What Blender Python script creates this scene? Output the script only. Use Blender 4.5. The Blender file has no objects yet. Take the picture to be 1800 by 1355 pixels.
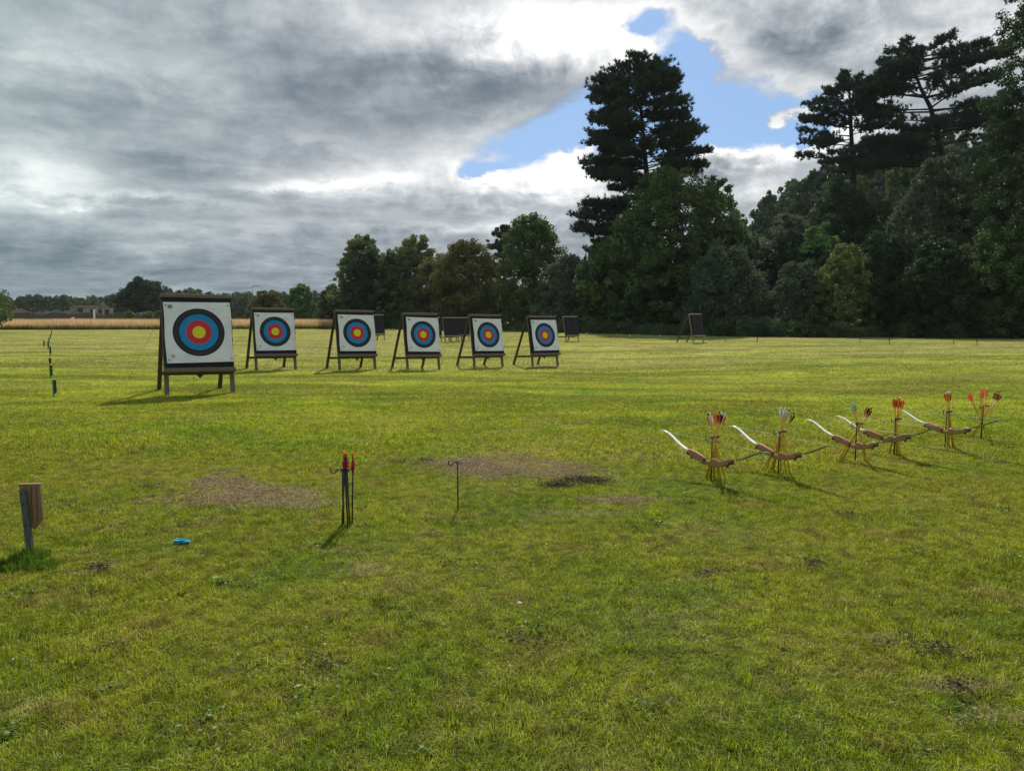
import bpy, math, random
import numpy as np
from mathutils import Vector, Matrix

sc = bpy.context.scene
COL = sc.collection
R = math.radians
rng = np.random.default_rng(11)
random.seed(4)

# ------------------------------------------------------------------ camera
CAM_H = 1.6
F_PX, CX, CY = 1300.0, 900.0, 677.5            # focal length and centre in photo pixels
PITCH = math.atan(117.5 / 1300.0)
cd = bpy.data.cameras.new('camera')
cd.sensor_width = 36.0
cd.lens = 26.0
cd.clip_start = 0.05
cd.clip_end = 6000
cam = bpy.data.objects.new('camera', cd)
COL.objects.link(cam)
cam.location = (0, 0, CAM_H)
cam.rotation_euler = (R(90) - PITCH, 0, 0)
sc.camera = cam

SUN_EL, SUN_AZ = R(42), R(4)                    # azimuth measured from +Y towards +X

def ray(px, py):
    x, y = (px - CX) / F_PX, -(py - CY) / F_PX
    c, s = math.cos(PITCH), math.sin(PITCH)
    return Vector((x, c + y * s, -s + y * c))

def pt(px, py, Y):
    """world point seen at a pixel at forward distance Y"""
    d = ray(px, py)
    return Vector((0, 0, CAM_H)) + d * (Y / d.y)

# ------------------------------------------------------------------ ground height
def gz(x, y):
    x = np.asarray(x, float); y = np.asarray(y, float)
    z = -0.27 * np.exp(-((x - 3) ** 2 / 130 + (y - 30) ** 2 / 200))
    b = (0.014 * np.sin(1.9 * x + 0.7 * y) * np.sin(1.3 * y - 0.5 * x + 1)
         + 0.009 * np.sin(4.1 * x + 1.3) * np.sin(3.7 * y + 0.4 * x)
         + 0.03 * np.sin(0.31 * x + 0.17 * y + 2) * np.sin(0.23 * y))
    return z + b * np.clip((70 - y) / 30, 0, 1)

def hill(x, y):
    """wooded hill rising behind the right-hand trees"""
    x = np.asarray(x, float); y = np.asarray(y, float)
    a = np.clip((x - 36) / 55, 0, 1); a = a * a * (3 - 2 * a)
    b = np.clip((y - 74) / 105, 0, 1)
    b = b * b * (3 - 2 * b)
    far = np.clip((x - 60) / 120, 0, 1) * 12
    return a * b * (29 + far + 1.5 * np.sin(x * .09) + 1.2 * np.sin(y * .07 + x * .03)) 

def G(px, py):
    """point on the lawn seen at a pixel"""
    d = ray(px, py)
    t = 1.0
    for _ in range(60):
        p = Vector((0, 0, CAM_H)) + d * t
        t += (p.z - float(gz(p.x, p.y))) / (-d.z) * 0.8
    p = Vector((0, 0, CAM_H)) + d * t
    return Vector((p.x, p.y, float(gz(p.x, p.y))))

# ------------------------------------------------------------------ node helpers
class V:
    def __init__(s, nt, k): s.nt, s.k = nt, k
    def _m(s, op, *o):
        n = s.nt.nodes.new('ShaderNodeMath'); n.operation = op
        for i, a in enumerate((s,) + o):
            if isinstance(a, V): s.nt.links.new(a.k, n.inputs[i])
            else: n.inputs[i].default_value = a
        return V(s.nt, n.outputs[0])
    def __add__(s, o): return s._m('ADD', o)
    __radd__ = __add__
    def __sub__(s, o): return s._m('SUBTRACT', o)
    def __rsub__(s, o): return (s * -1.0) + o
    def __mul__(s, o): return s._m('MULTIPLY', o)
    __rmul__ = __mul__
    def __truediv__(s, o): return s._m('DIVIDE', o)
    def pw(s, o): return s._m('POWER', o)
    def mx(s, o): return s._m('MAXIMUM', o)
    def mn(s, o): return s._m('MINIMUM', o)
    def clamp(s): return s.mx(0.0).mn(1.0)
    def exp(s): return s._m('EXPONENT')
    def abs(s): return s._m('ABSOLUTE')
    def step(s, a, b):
        n = s.nt.nodes.new('ShaderNodeMapRange'); n.interpolation_type = 'SMOOTHSTEP'
        s.nt.links.new(s.k, n.inputs[0])
        n.inputs[1].default_value = a; n.inputs[2].default_value = b
        return V(s.nt, n.outputs[0])

def vec(nt, x, y, z):
    n = nt.nodes.new('ShaderNodeCombineXYZ')
    for i, a in enumerate((x, y, z)):
        if isinstance(a, V): nt.links.new(a.k, n.inputs[i])
        else: n.inputs[i].default_value = a
    return n.outputs[0]

def noise(nt, v, scale, det=4, rough=.5, dist=0.0, out=0):
    n = nt.nodes.new('ShaderNodeTexNoise')
    n.inputs['Scale'].default_value = scale; n.inputs['Detail'].default_value = det
    n.inputs['Roughness'].default_value = rough; n.inputs['Distortion'].default_value = dist
    if v is not None: nt.links.new(v, n.inputs['Vector'])
    return V(nt, n.outputs[out])

def mixc(nt, f, a, b):
    n = nt.nodes.new('ShaderNodeMix'); n.data_type = 'RGBA'
    for i, q in ((0, f), (6, a), (7, b)):
        if isinstance(q, V): nt.links.new(q.k, n.inputs[i])
        elif hasattr(q, 'links'): nt.links.new(q, n.inputs[i])
        elif i == 0: n.inputs[0].default_value = q
        else: n.inputs[i].default_value = (*q[:3], 1)
    return n.outputs[2]

def mulc(nt, c, f):
    n = nt.nodes.new('ShaderNodeVectorMath'); n.operation = 'SCALE'
    nt.links.new(c, n.inputs[0])
    if isinstance(f, V): nt.links.new(f.k, n.inputs[3])
    else: n.inputs[3].default_value = f
    return n.outputs[0]

# ------------------------------------------------------------------ sky
world = bpy.data.worlds.new('World'); sc.world = world
world.use_nodes = True
wt = world.node_tree
for n in list(wt.nodes): wt.nodes.remove(n)
wo = wt.nodes.new('ShaderNodeOutputWorld'); bg = wt.nodes.new('ShaderNodeBackground')
bg.inputs[1].default_value = 0.10
wt.links.new(bg.outputs[0], wo.inputs[0])
sky = wt.nodes.new('ShaderNodeTexSky'); sky.sky_type = 'NISHITA'
sky.sun_disc = False; sky.sun_elevation = SUN_EL; sky.sun_rotation = SUN_AZ
sky.air_density = 1.0; sky.dust_density = 0.6; sky.ozone_density = 1.6
tc = wt.nodes.new('ShaderNodeTexCoord')
sp = wt.nodes.new('ShaderNodeSeparateXYZ'); wt.links.new(tc.outputs['Generated'], sp.inputs[0])
dx, dy, dz = (V(wt, sp.outputs[i]) for i in range(3))
az = dx._m('ARCTAN2', dy)
el = dz._m('ARCSINE')
dirv = tc.outputs['Generated']
# cloud deck: direction projected on a flat layer, so that clouds flatten towards the horizon
zz = dz.mx(0.0) + 0.10
deck = vec(wt, dx / zz, dy / zz, 0.3)
nA = noise(wt, deck, 0.55, 6, .55, .6)
nB = noise(wt, deck, 1.7, 6, .58, .3)
stretch = vec(wt, az * 1.0, el * 3.2, 0.0)
nC = noise(wt, stretch, 4.5, 7, .56, .35)
nD = noise(wt, vec(wt, az * 1.0, el * 1.25, 1.7), 17.0, 9, .6, .5)
nE = noise(wt, vec(wt, az * 1.0, el * 1.25, 4.1), 6.0, 4, .55, .2)
azw = az + (nE - .5) * .16 + (nD - .5) * .055
elw = el + (nC - .5) * .075 + (nD - .5) * .045

def azel(px, py):
    d = ray(px, py).normalized()
    return math.atan2(d.x, d.y), math.asin(d.z)

def blob(px, py, rx, ry, rot=0.0, sharp=1.0, A=None, E=None):
    a0, e0 = azel(px, py)
    ra = rx / F_PX * math.cos(a0) ** 2; re = ry / F_PX * math.cos(a0)
    c, s = math.cos(R(rot)), math.sin(R(rot))
    da, de = (A or azw) - a0, (E or elw) - e0
    u = (da * c + de * s) * (1 / ra); v = (de * c - da * s) * (1 / re)
    return ((u * u + v * v).pw(sharp) * -1.0).exp()

# openings of blue sky (positions as in the photograph)
hole = None
for b in [(960, 238, 115, 40, 12), (1085, 225, 110, 62, 0), (1205, 170, 60, 75, 60), (1215, 215, 120, 62, 0),
          (1310, 225, 120, 45, 0), (1395, 235, 60, 30, 0), (1128, 42, 48, 26, 0, 1.2), (1210,105,32,34,0),
          (850, 298, 40, 12, 10)]:
    q = blob(*b); hole = q if hole is None else hole + q
hole = hole.mn(1.25)
# cumulus lobes biting back into the opening
bite = blob(1275, 262, 34, 24) + blob(1360, 262, 45, 24) + blob(1000, 275, 45, 30) + blob(1430,255,55,30) + blob(1375, 200, 40, 10)
nG = noise(wt, vec(wt, az, el * 1.3, 2.2), 46.0, 8, .62, .4)
hsum = hole - bite * .9 + (nD - .5) * .52 + (nG - .5) * .26
mask = hsum.step(.26, .74)
rim = ((hsum - .22) * (hsum - .22) * (-1 / .05)).exp()
# brightness of the cloud cover, in display-like units
nF = noise(wt, deck, 4.2, 7, .6, .4)
v = nA * .24 + nB * .20 + nC * .32 + nF * .24 + (nD - .5) * .22 + (nG - .5) * .08 + .128
lowband = (el * -1.0 + .17).mx(0.0)
v = v - lowband * .55
for px, py, rx, ry, rot, w in [
    (800, 140, 300, 62, 0, -.13), (560, 185, 330, 60, 0, -.06), (960, 130, 150, 35, 4, -.08), (340, 312, 170, 30, -3, -.10),
    (330, 215, 190, 40, -8, -.05),
    (930, 45, 190, 45, 0, .24), (1040, 75, 140, 45, 0, .20), (700, 90, 150, 34, 12, .05), (80, 80, 120, 60, 0, .07),
    (60, 290, 190, 34, -4, .20), (20, 320, 130, 30, 0, .13), (270, 115, 110, 24, 0, .08), (530, 325, 130, 16, 6, .20), (270, 350, 160, 9, -2, .13),
    (540, 242, 60, 14, 0, .10), (600, 318, 120, 10, 4, .08),
    (860, 335, 160, 38, -4, .17), (1000, 300, 80, 48, 0, .24), (920, 292, 80, 24, 0, .20), (760, 290, 110, 34, 0, .15),
    (830, 395, 180, 11, 3, .13), (470, 405, 70, 14, 0, .06), (1000, 420, 80, 26, 0, -.08), (800, 365, 160, 16, 0, -.08), (990, 372, 60, 12, 0, -.05),
    (1370, 95, 130, 52, -20, -.11), (1440, 60, 130, 70, 0, -.08), (1350, 165, 120, 20, -18, .11),
    (1290, 60, 70, 45, 30, .08), (1700, 140, 90, 80, 0, .10), (1560, 45, 120, 50, 20, .02), (1120, 110, 80, 40, 0, .20),
    (1300, 250, 90, 24, -4, .22), (1400, 245, 80, 28, 20, .24), (1270, 300, 28, 24, 0, -.16), (1340, 292, 40, 16, 20, -.15), (1390, 275, 60, 18, 20, .08),
    (200, 480, 480, 46, 0, -.075), (600, 470, 300, 50, 0, -.02)]:
    v = v + blob(px, py, rx, ry, rot) * w
cw = mask._m('SUBTRACT', 1.0)._m('ABSOLUTE')
v = v + rim * cw * .15 * (az * 2.2 + .55).clamp()
# grey detail of the cumulus heads
cum = blob(1330, 280, 150, 50, 10) + blob(940, 330, 150, 70)
v = v + (noise(wt, vec(wt, az, el * 1.2, 7.7), 26.0, 6, .6, .6) - .5) * cum.clamp() * .42
v = v.mx(.34).mn(.90)
t = ((v * -1.0 + .90) * 2.0).clamp()
left = (az * -1.0 - .25).clamp()
rr = (v - t * .042 - left * .05).pw(2.2)
gg = (v + t * .002 + left * .015).pw(2.2)
bb = (v + t * .040 - left * .01).pw(2.2)
ccol = wt.nodes.new('ShaderNodeCombineColor')
for i, c in enumerate((rr, gg, bb)): wt.links.new((c * 10.0).k, ccol.inputs[i])
skyc = mixc(wt, .72, sky.outputs[0], (1.5, 3.0, 5.7))
wt.links.new(mixc(wt, mask, ccol.outputs[0], skyc), bg.inputs[0])
world.cycles.sampling_method = 'MANUAL'; world.cycles.sample_map_resolution = 512

# ------------------------------------------------------------------ sun, exposure
sl = bpy.data.lights.new('sun', 'SUN'); sl.energy = 5.0; sl.angle = R(0.6); sl.color = (1.0, .93, .80)
sun = bpy.data.objects.new('sun', sl); COL.objects.link(sun)
sd = Vector((math.sin(SUN_AZ) * math.cos(SUN_EL), math.cos(SUN_AZ) * math.cos(SUN_EL), math.sin(SUN_EL)))
sun.rotation_euler = (-sd).to_track_quat('-Z', 'Y').to_euler()
sun.location = sd * 50
vs = sc.view_settings
vs.view_transform = 'Standard'; vs.look = 'None'; vs.exposure = 0.42; vs.gamma = 1.0; vs.use_curve_mapping = False
sc.cycles.max_bounces = 6; sc.cycles.diffuse_bounces = 3; sc.cycles.transmission_bounces = 3
sc.cycles.glossy_bounces = 2; sc.cycles.transparent_max_bounces = 4
sc.cycles.sample_clamp_indirect = 4.0

# ------------------------------------------------------------------ mesh helpers
def mesh_np(name, verts, faces, mat=None, tint=None, smooth=False):
    """faces: list of int arrays (n,k)"""
    me = bpy.data.meshes.new(name)
    verts = np.asarray(verts, np.float32)
    me.vertices.add(len(verts)); me.vertices.foreach_set('co', verts.ravel())
    idx = np.concatenate([np.asarray(f).ravel() for f in faces]).astype(np.int32)
    tot = np.concatenate([np.full(len(f), np.asarray(f).shape[1], np.int32) for f in faces])
    st = np.concatenate([[0], np.cumsum(tot)[:-1]]).astype(np.int32)
    me.loops.add(len(idx)); me.loops.foreach_set('vertex_index', idx)
    me.polygons.add(len(tot)); me.polygons.foreach_set('loop_start', st)
    try: me.polygons.foreach_set('loop_total', tot)
    except Exception: pass
    me.update(calc_edges=True)
    if tint is not None:
        a = me.attributes.new('tint', 'FLOAT', 'POINT'); a.data.foreach_set('value', np.asarray(tint, np.float32))
    if smooth: me.shade_smooth()
    if mat: me.materials.append(mat)
    return me

class MB:
    """collects shapes for one mesh"""
    def __init__(s): s.v, s.f = [], []
    def add(s, vs_, fs):
        n = len(s.v); s.v += [Vector(v) for v in vs_]; s.f += [tuple(i + n for i in f) for f in fs]; return s
    def box(s, cx, cy, cz, sx, sy, sz, M=None, bev=0.0):
        b = min(bev, sx * .4, sy * .4, sz * .4)
        x, y, z = sx / 2, sy / 2, sz / 2
        if b <= 0:
            vv = [(i * x, j * y, k * z) for i in (-1, 1) for j in (-1, 1) for k in (-1, 1)]
            ff = [(0, 1, 3, 2), (4, 6, 7, 5), (0, 4, 5, 1), (2, 3, 7, 6), (0, 2, 6, 4), (1, 5, 7, 3)]
        else:
            vv, ff = [], []
            for k in (-1, 1):
                for (r, kk) in ((b, k * z), (0, k * (z - b))) if k == 1 else ((0, k * (z - b)), (b, k * z)):
                    pass
            rings = [(-z, b), (-z + b, 0), (z - b, 0), (z, b)]
            for (zz_, r) in rings:
                for (px_, py_) in ((x - r, -y + b + r), (x - r, y - b - r), (x - b - r, y - r), (-x + b + r, y - r),
                                   (-x + r, y - b - r), (-x + r, -y + b + r), (-x + b + r, -y + r), (x - b - r, -y + r)):
                    vv.append((px_, py_, zz_))
            for q in range(3):
                for i in range(8):
                    ff.append((q * 8 + i, q * 8 + (i + 1) % 8, q * 8 + 8 + (i + 1) % 8, q * 8 + 8 + i))
            ff.append(tuple(range(7, -1, -1))); ff.append(tuple(range(24, 32)))
        T = Matrix.Translation((cx, cy, cz)) @ (M or Matrix.Identity(4))
        return s.add([T @ Vector(v) for v in vv], ff)
    def beam(s, a, b, w, h, up=(0, 0, 1), bev=0.004):
        a, b = Vector(a), Vector(b); d = b - a
        z = d.normalized(); x = Vector(up).cross(z)
        if x.length < 1e-4: x = Vector((1, 0, 0)).cross(z)
        x.normalize(); y = z.cross(x)
        M = Matrix((x, y, z)).transposed().to_4x4(); c = (a + b) / 2
        return s.box(c.x, c.y, c.z, w, h, d.length, M, bev)
    def tube(s, pts, rad, n=8, cap=True):
        pts = [Vector(p) for p in pts]; m = len(pts)
        if not hasattr(rad, '__len__'): rad = [rad] * m
        base = len(s.v); ref = Vector((0.13, .31, .94)).normalized(); fr = None
        for i, p in enumerate(pts):
            d = (pts[min(i + 1, m - 1)] - pts[max(i - 1, 0)]).normalized()
            if fr is None:
                fr = d.cross(ref if abs(d.dot(ref)) < .95 else Vector((1, 0, 0))).normalized()
            else:
                fr = (fr - d * fr.dot(d)).normalized()
            g = d.cross(fr)
            for k in range(n):
                a = 2 * math.pi * k / n
                s.v.append(p + (fr * math.cos(a) + g * math.sin(a)) * rad[i])
        for i in range(m - 1):
            for k in range(n):
                s.f.append((base + i * n + k, base + i * n + (k + 1) % n, base + (i + 1) * n + (k + 1) % n, base + (i + 1) * n + k))
        if cap:
            s.f.append(tuple(base + k for k in range(n - 1, -1, -1))); s.f.append(tuple(base + (m - 1) * n + k for k in range(n)))
        return s
    def mesh(s, name, mat, smooth=False):
        me = bpy.data.meshes.new(name); me.from_pydata([tuple(v) for v in s.v], [], s.f); me.update()
        if smooth: me.shade_smooth()
        me.materials.append(mat); return me
    def build(s, name, mat, parent=None, smooth=False):
        return link(name, s.mesh(name, mat, smooth), parent)

def link(name, me, parent=None, label=None):
    o = bpy.data.objects.new(name, me); COL.objects.link(o)
    if parent: o.parent = parent
    if label: o['label'] = label
    return o
def tag(o, label, cat, group=None):
    o['label'] = label; o['category'] = cat
    if group: o['group'] = group
    return o
def thing(name, label, cat, loc=(0, 0, 0), rz=0.0, group=None):
    o = bpy.data.objects.new(name, None); COL.objects.link(o); o.location = loc; o.rotation_euler = (0, 0, rz)
    o.empty_display_size = .1
    return tag(o, label, cat, group)
def kind(o, k, label=None):
    o['kind'] = k
    if label: o['label'] = label
    return o
def copy_tree(src, parent=None):
    c = src.copy(); COL.objects.link(c)
    if parent: c.parent = parent
    for ch in src.children: copy_tree(ch, c)
    return c

# ------------------------------------------------------------------ materials
def newmat(name):
    m = bpy.data.materials.new(name); m.use_nodes = True
    nt = m.node_tree
    for n in list(nt.nodes): nt.nodes.remove(n)
    out = nt.nodes.new('ShaderNodeOutputMaterial')
    return m, nt, out
def principled(nt, out, col, rough=.7, bump=None, bs=.3, bd=.01, metal=0.0, spec=.4):
    p = nt.nodes.new('ShaderNodeBsdfPrincipled')
    if isinstance(col, tuple): p.inputs['Base Color'].default_value = (*col, 1)
    else: nt.links.new(col, p.inputs['Base Color'])
    if isinstance(rough, V): nt.links.new(rough.k, p.inputs['Roughness'])
    else: p.inputs['Roughness'].default_value = rough
    p.inputs['Metallic'].default_value = metal
    p.inputs['Specular IOR Level'].default_value = spec
    if bump is not None:
        b = nt.nodes.new('ShaderNodeBump'); b.inputs['Strength'].default_value = bs; b.inputs['Distance'].default_value = bd
        nt.links.new(bump.k, b.inputs['Height']); nt.links.new(b.outputs[0], p.inputs['Normal'])
    nt.links.new(p.outputs[0], out.inputs[0]); return p
def simple(name, c1, c2=None, scale=8, rough=.7, stretch=None, bs=.25, bd=.004, metal=0.0, spec=.4):
    m, nt, out = newmat(name)
    t_ = nt.nodes.new('ShaderNodeTexCoord').outputs['Object']
    if stretch:
        mp = nt.nodes.new('ShaderNodeMapping'); mp.inputs['Scale'].default_value = stretch
        nt.links.new(t_, mp.inputs[0]); t_ = mp.outputs[0]
    n = noise(nt, t_, scale, 6, .6, .3)
    c = mixc(nt, n.step(.25, .75), c1, c2 or tuple(q * .6 for q in c1))
    principled(nt, out, c, rough, n, bs, bd, metal, spec)
    return m

M_wood = simple('weathered_wood', (.175, .145, .11), (.085, .07, .052), 6, .85, (14, 14, 1.2))
M_woodlight = simple('pale_weathered_wood', (.33, .29, .22), (.18, .155, .115), 6, .85, (14, 14, 1.2))
M_wooddark = simple('dark_stained_wood', (.115, .085, .058), (.045, .034, .026), 6, .85, (14, 14, 1.2))
M_foam = simple('black_foam', (.016, .016, .022), (.008, .008, .011), 5, .95, (1, 1, 34), .5, .01)
M_foamgrey = simple('faded_black_foam', (.022, .021, .030), (.012, .012, .018), 5, .95, (1, 1, 24), .5, .01)
M_metal = simple('galvanised_steel', (.13, .14, .15), (.08, .088, .095), 30, .55, None, .1, .001, .5)
M_black = simple('black_painted_metal', (.016, .016, .018), (.03, .028, .026), 40, .5, None, .1, .001)
M_rope = simple('cord', (.22, .20, .16), (.12, .11, .09), 60, .9)
M_cedar = simple('arrow_wood', (.72, .45, .045), (.54, .32, .035), 10, .45, (40, 40, 2))
M_carbon = simple('black_carbon', (.014, .014, .016), (.02, .02, .022), 20, .4)
M_riser = simple('bow_riser_wood', (.42, .20, .095), (.27, .12, .055), 5, .38, (3, 26, 26), .05, .001)
M_riserdark = simple('bow_riser_dark_wood', (.075, .03, .016), (.04, .018, .01), 5, .4, (3, 26, 26), .05, .001)
M_limb = simple('white_limb', (.82, .82, .78), (.74, .74, .70), 20, .3, None, .02, .001)
M_limbshade = simple('shaded_limb', (.21, .21, .12), (.16, .165, .09), 20, .4, None, .02, .001)  # right limb: its shade is put into the grey green colour
M_string = simple('pale_string', (.55, .56, .50), (.45, .46, .40), 60, .8)
M_yellow = simple('yellow_painted_wood', (.42, .22, .02), (.30, .15, .02), 12, .7)
M_green = simple('green_plastic', (.03, .20, .10), (.02, .13, .07), 20, .5)
M_greendark = simple('dark_green_sleeve', (.02, .045, .035), (.015, .03, .022), 20, .6)
M_blue = simple('blue_fabric', (.01, .30, .48), (.01, .20, .36), 30, .8)
M_board = simple('plywood_board', (.27, .165, .085), (.15, .09, .048), 3, .75, (16, 16, 1.0))
M_bark = simple('bark', (.085, .065, .05), (.03, .024, .02), 3, .95, (3, 3, .7), .8, .05)
M_pinebark = simple('pine_bark', (.035, .027, .022), (.018, .015, .013), 3, .95, (3, 3, .7), .8, .05)
M_palebark = simple('pale_bark', (.20, .18, .15), (.10, .09, .075), 3, .95, (3, 3, .7), .8, .05)
M_white = simple('white_paint', (.75, .75, .72), (.6, .6, .57), 20, .6)
M_stonewall = simple('stone', (.42, .34, .25), (.28, .225, .17), 1.2, .9, None, .6, .05)
M_fieldwall = simple('field_wall_stone', (.115, .10, .085), (.05, .046, .042), 1.6, .95, (1, 1, 2.5), .8, .08)
M_roof = simple('roof_tiles', (.035, .032, .030), (.022, .020, .019), 1.5, .95, (1, 1, 6), .4, .03, 0.0, .05)
M_pane = simple('dark_window_glass', (.02, .022, .025), (.012, .014, .016), 3, .12)
M_brick = simple('red_brown_brick', (.20, .115, .085), (.13, .075, .06), 2.5, .9)

def vane_mat(name, col):
    m, nt, out = newmat(name)
    d = nt.nodes.new('ShaderNodeBsdfDiffuse'); t_ = nt.nodes.new('ShaderNodeBsdfTranslucent'); a = nt.nodes.new('ShaderNodeAddShader')
    d.inputs[0].default_value = (*[c * .6 for c in col], 1); t_.inputs[0].default_value = (*[c * .35 for c in col], 1)
    nt.links.new(d.outputs[0], a.inputs[0]); nt.links.new(t_.outputs[0], a.inputs[1]); nt.links.new(a.outputs[0], out.inputs[0])
    return m
VM = {k: vane_mat('vane_' + k, c) for k, c in dict(orange=(.95, .16, .04), red=(.75, .03, .03), blue=(.03, .10, .42), white=(.85, .85, .85),
      brown=(.10, .035, .03), mint=(.45, .80, .58), pink=(.75, .05, .22), coral=(.95, .28, .18), navy=(.03, .03, .12), maroon=(.28, .02, .04)).items()}

# --- turf colour, used by the soil sheet and by every grass blade
# dead patches: (px, py, rx m, ry m, strength)
DEAD = [(455, 872, .62, .36, 1.0), (380, 852, .30, .25, .9), (520, 890, .30, .16, 1.0), (905, 822, .85, .55, .9), (990, 838, .30, .30, .8), (870, 812, .5, .4, .5),
        (645, 998, .26, .16, .68), (700, 1040, .2, .12, .5), (300, 880, .35, .3, .5), (1080, 880, .32, .12, .8), (1000, 905, .8, .25, .55),
        (1700, 1200, .30, .13, .65), (1560, 1118, .20, .08, .55), (1760, 1260, .3, .1, .6), (1700, 1042, .34, .07, .6), (350, 735, .9, .9, .45),
        (30, 905, .5, .3, .35), (160, 870, .35, .35, .35), (60, 680, 1.6, 1.3, .45), (60, 1240, .25, .10, .5), (600, 1180, .18, .06, .5), (420, 775, .5, .2, .4),
        (1210, 1010, .5, .2, .35), (930, 1130, .2, .06, .5), (1180, 800, .8, .5, .4), (1290, 1250, .3, .08, .35), (180, 1000, .18, .12, .6),
        (1240, 1060, .4, .15, .35), (700, 870, .5, .4, .25)]
def turf_colour(nt):
    g = nt.nodes.new('ShaderNodeNewGeometry')
    P = g.outputs['Position']
    s = nt.nodes.new('ShaderNodeSeparateXYZ'); nt.links.new(P, s.inputs[0])
    X, Y = V(nt, s.outputs[0]), V(nt, s.outputs[1])
    P2 = vec(nt, X, Y, 0.0)
    n1 = noise(nt, P2, .9, 5, .6, .4)
    n2 = noise(nt, vec(nt, X * .42, Y * .62, 3.0), .75, 4, .6, .6)
    n3 = noise(nt, P2, 5.5, 4, .65, .3)
    n4 = noise(nt, vec(nt, X * .09, Y * .5, 9.0), .8, 4, .6, .3)
    w1 = X + (n3 - .5) * .55 + (n1 - .5) * .35
    w2 = Y + (n3 - .5) * .55 + (n1 - .5) * .35
    dead = None
    for px, py, rx, ry, w in DEAD:
        c = G(px, py)
        a = (w1 - c.x) * (1 / rx); b = (w2 - c.y) * (1 / ry)
        e = ((a * a + b * b) * -1.0).exp() * w
        dead = e if dead is None else dead.mx(e)
    thin = (n2 * .9 + n3 * .35).step(.70, .90) * .40
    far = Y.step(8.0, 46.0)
    strip = n4.step(.44, .66) * far * .75
    deadf = (dead.step(.25, .70)).mx(thin)
    green = mixc(nt, n1.step(.32, .68), (.085, .150, .004), (.165, .205, .006))
    green = mixc(nt, n2.step(.3, .66) * .55, green, (.215, .205, .016))
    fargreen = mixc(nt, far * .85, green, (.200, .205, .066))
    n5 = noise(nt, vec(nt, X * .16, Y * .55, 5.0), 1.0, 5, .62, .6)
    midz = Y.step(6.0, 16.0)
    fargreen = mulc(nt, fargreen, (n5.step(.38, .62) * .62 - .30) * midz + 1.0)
    c = mixc(nt, deadf * (n3.step(.25, .6)) * .85, fargreen, (.26, .21, .115))
    c = mixc(nt, strip, c, (.235, .205, .11))
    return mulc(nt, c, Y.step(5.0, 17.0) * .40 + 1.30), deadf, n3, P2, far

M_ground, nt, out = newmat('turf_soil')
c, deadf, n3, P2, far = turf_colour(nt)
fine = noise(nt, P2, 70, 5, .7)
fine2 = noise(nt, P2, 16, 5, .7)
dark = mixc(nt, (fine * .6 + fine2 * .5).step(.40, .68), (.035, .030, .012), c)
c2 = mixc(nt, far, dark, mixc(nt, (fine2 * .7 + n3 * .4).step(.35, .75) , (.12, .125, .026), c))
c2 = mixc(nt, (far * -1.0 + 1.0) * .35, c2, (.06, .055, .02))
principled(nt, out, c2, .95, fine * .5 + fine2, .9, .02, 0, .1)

def blade_mat(name, colfn, trans=.5):
    m, nt, out = newmat(name)
    a = nt.nodes.new('ShaderNodeAttribute'); a.attribute_name = 'tint'
    tint = V(nt, a.outputs['Fac'])
    c = colfn(nt, tint)
    d = nt.nodes.new('ShaderNodeBsdfDiffuse'); nt.links.new(c, d.inputs[0])
    t_ = nt.nodes.new('ShaderNodeBsdfTranslucent')
    hs = mixc(nt, .35, c, (.22, .30, .01)) if trans < 1 else c
    nt.links.new(c, t_.inputs[0])
    mx = nt.nodes.new('ShaderNodeMixShader'); mx.inputs[0].default_value = trans
    nt.links.new(d.outputs[0], mx.inputs[1]); nt.links.new(t_.outputs[0], mx.inputs[2])
    g = nt.nodes.new('ShaderNodeBsdfGlossy'); g.inputs['Roughness'].default_value = .45; g.inputs[0].default_value = (1, 1, 1, 1)
    m2 = nt.nodes.new('ShaderNodeMixShader'); m2.inputs[0].default_value = .012
    nt.links.new(mx.outputs[0], m2.inputs[1]); nt.links.new(g.outputs[0], m2.inputs[2])
    nt.links.new(m2.outputs[0], out.inputs[0])
    return m
def grasscol(nt, tint):
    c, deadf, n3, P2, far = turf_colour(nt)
    c = mixc(nt, tint.step(.84, .90) * .7, c, (.27, .225, .10))
    fn = noise(nt, P2, 9.0, 4, .65, .4)
    fm = noise(nt, P2, 2.3, 4, .6, .3)
    c = mixc(nt, fm.step(.50, .66) * .60 * (far * -1.0 + 1.0), c, (.185, .145, .045))
    vv_ = noise(nt, P2, 1.25, 4, .62, .5)
    c = mixc(nt, vv_.step(.50, .68) * .45, c, (.095, .17, .003))
    return mulc(nt, c, (tint * .9 + .60) * (fn.step(.30, .66) * .75 + .62) * (fm * .6 + .72))  # random blade tone; noise also puts shading of uneven ground into the colour
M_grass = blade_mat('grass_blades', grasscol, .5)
M_tuft = blade_mat('long_green_grass', lambda nt, t_: mixc(nt, t_, (.045, .10, .008), (.12, .20, .015)), .35)
M_straw = blade_mat('dry_thatch', lambda nt, t_: mixc(nt, t_.pw(1.1), (.20, .15, .085), (.48, .37, .23)), .15)
M_moss = blade_mat('dark_moss', lambda nt, t_: mixc(nt, t_, (.04, .034, .022), (.15, .12, .075)), .1)
def meadow(nt, tint):
    g = nt.nodes.new('ShaderNodeNewGeometry'); s = nt.nodes.new('ShaderNodeSeparateXYZ'); nt.links.new(g.outputs['Position'], s.inputs[0])
    Z = V(nt, s.outputs[2]); X = V(nt, s.outputs[0])
    n = noise(nt, g.outputs['Position'], .12, 4, .6)
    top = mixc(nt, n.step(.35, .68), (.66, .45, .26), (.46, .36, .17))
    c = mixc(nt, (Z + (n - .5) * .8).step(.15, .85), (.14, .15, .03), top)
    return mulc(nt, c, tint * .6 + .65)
M_meadow = blade_mat('tan_seeding_grass', meadow, .4)

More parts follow.
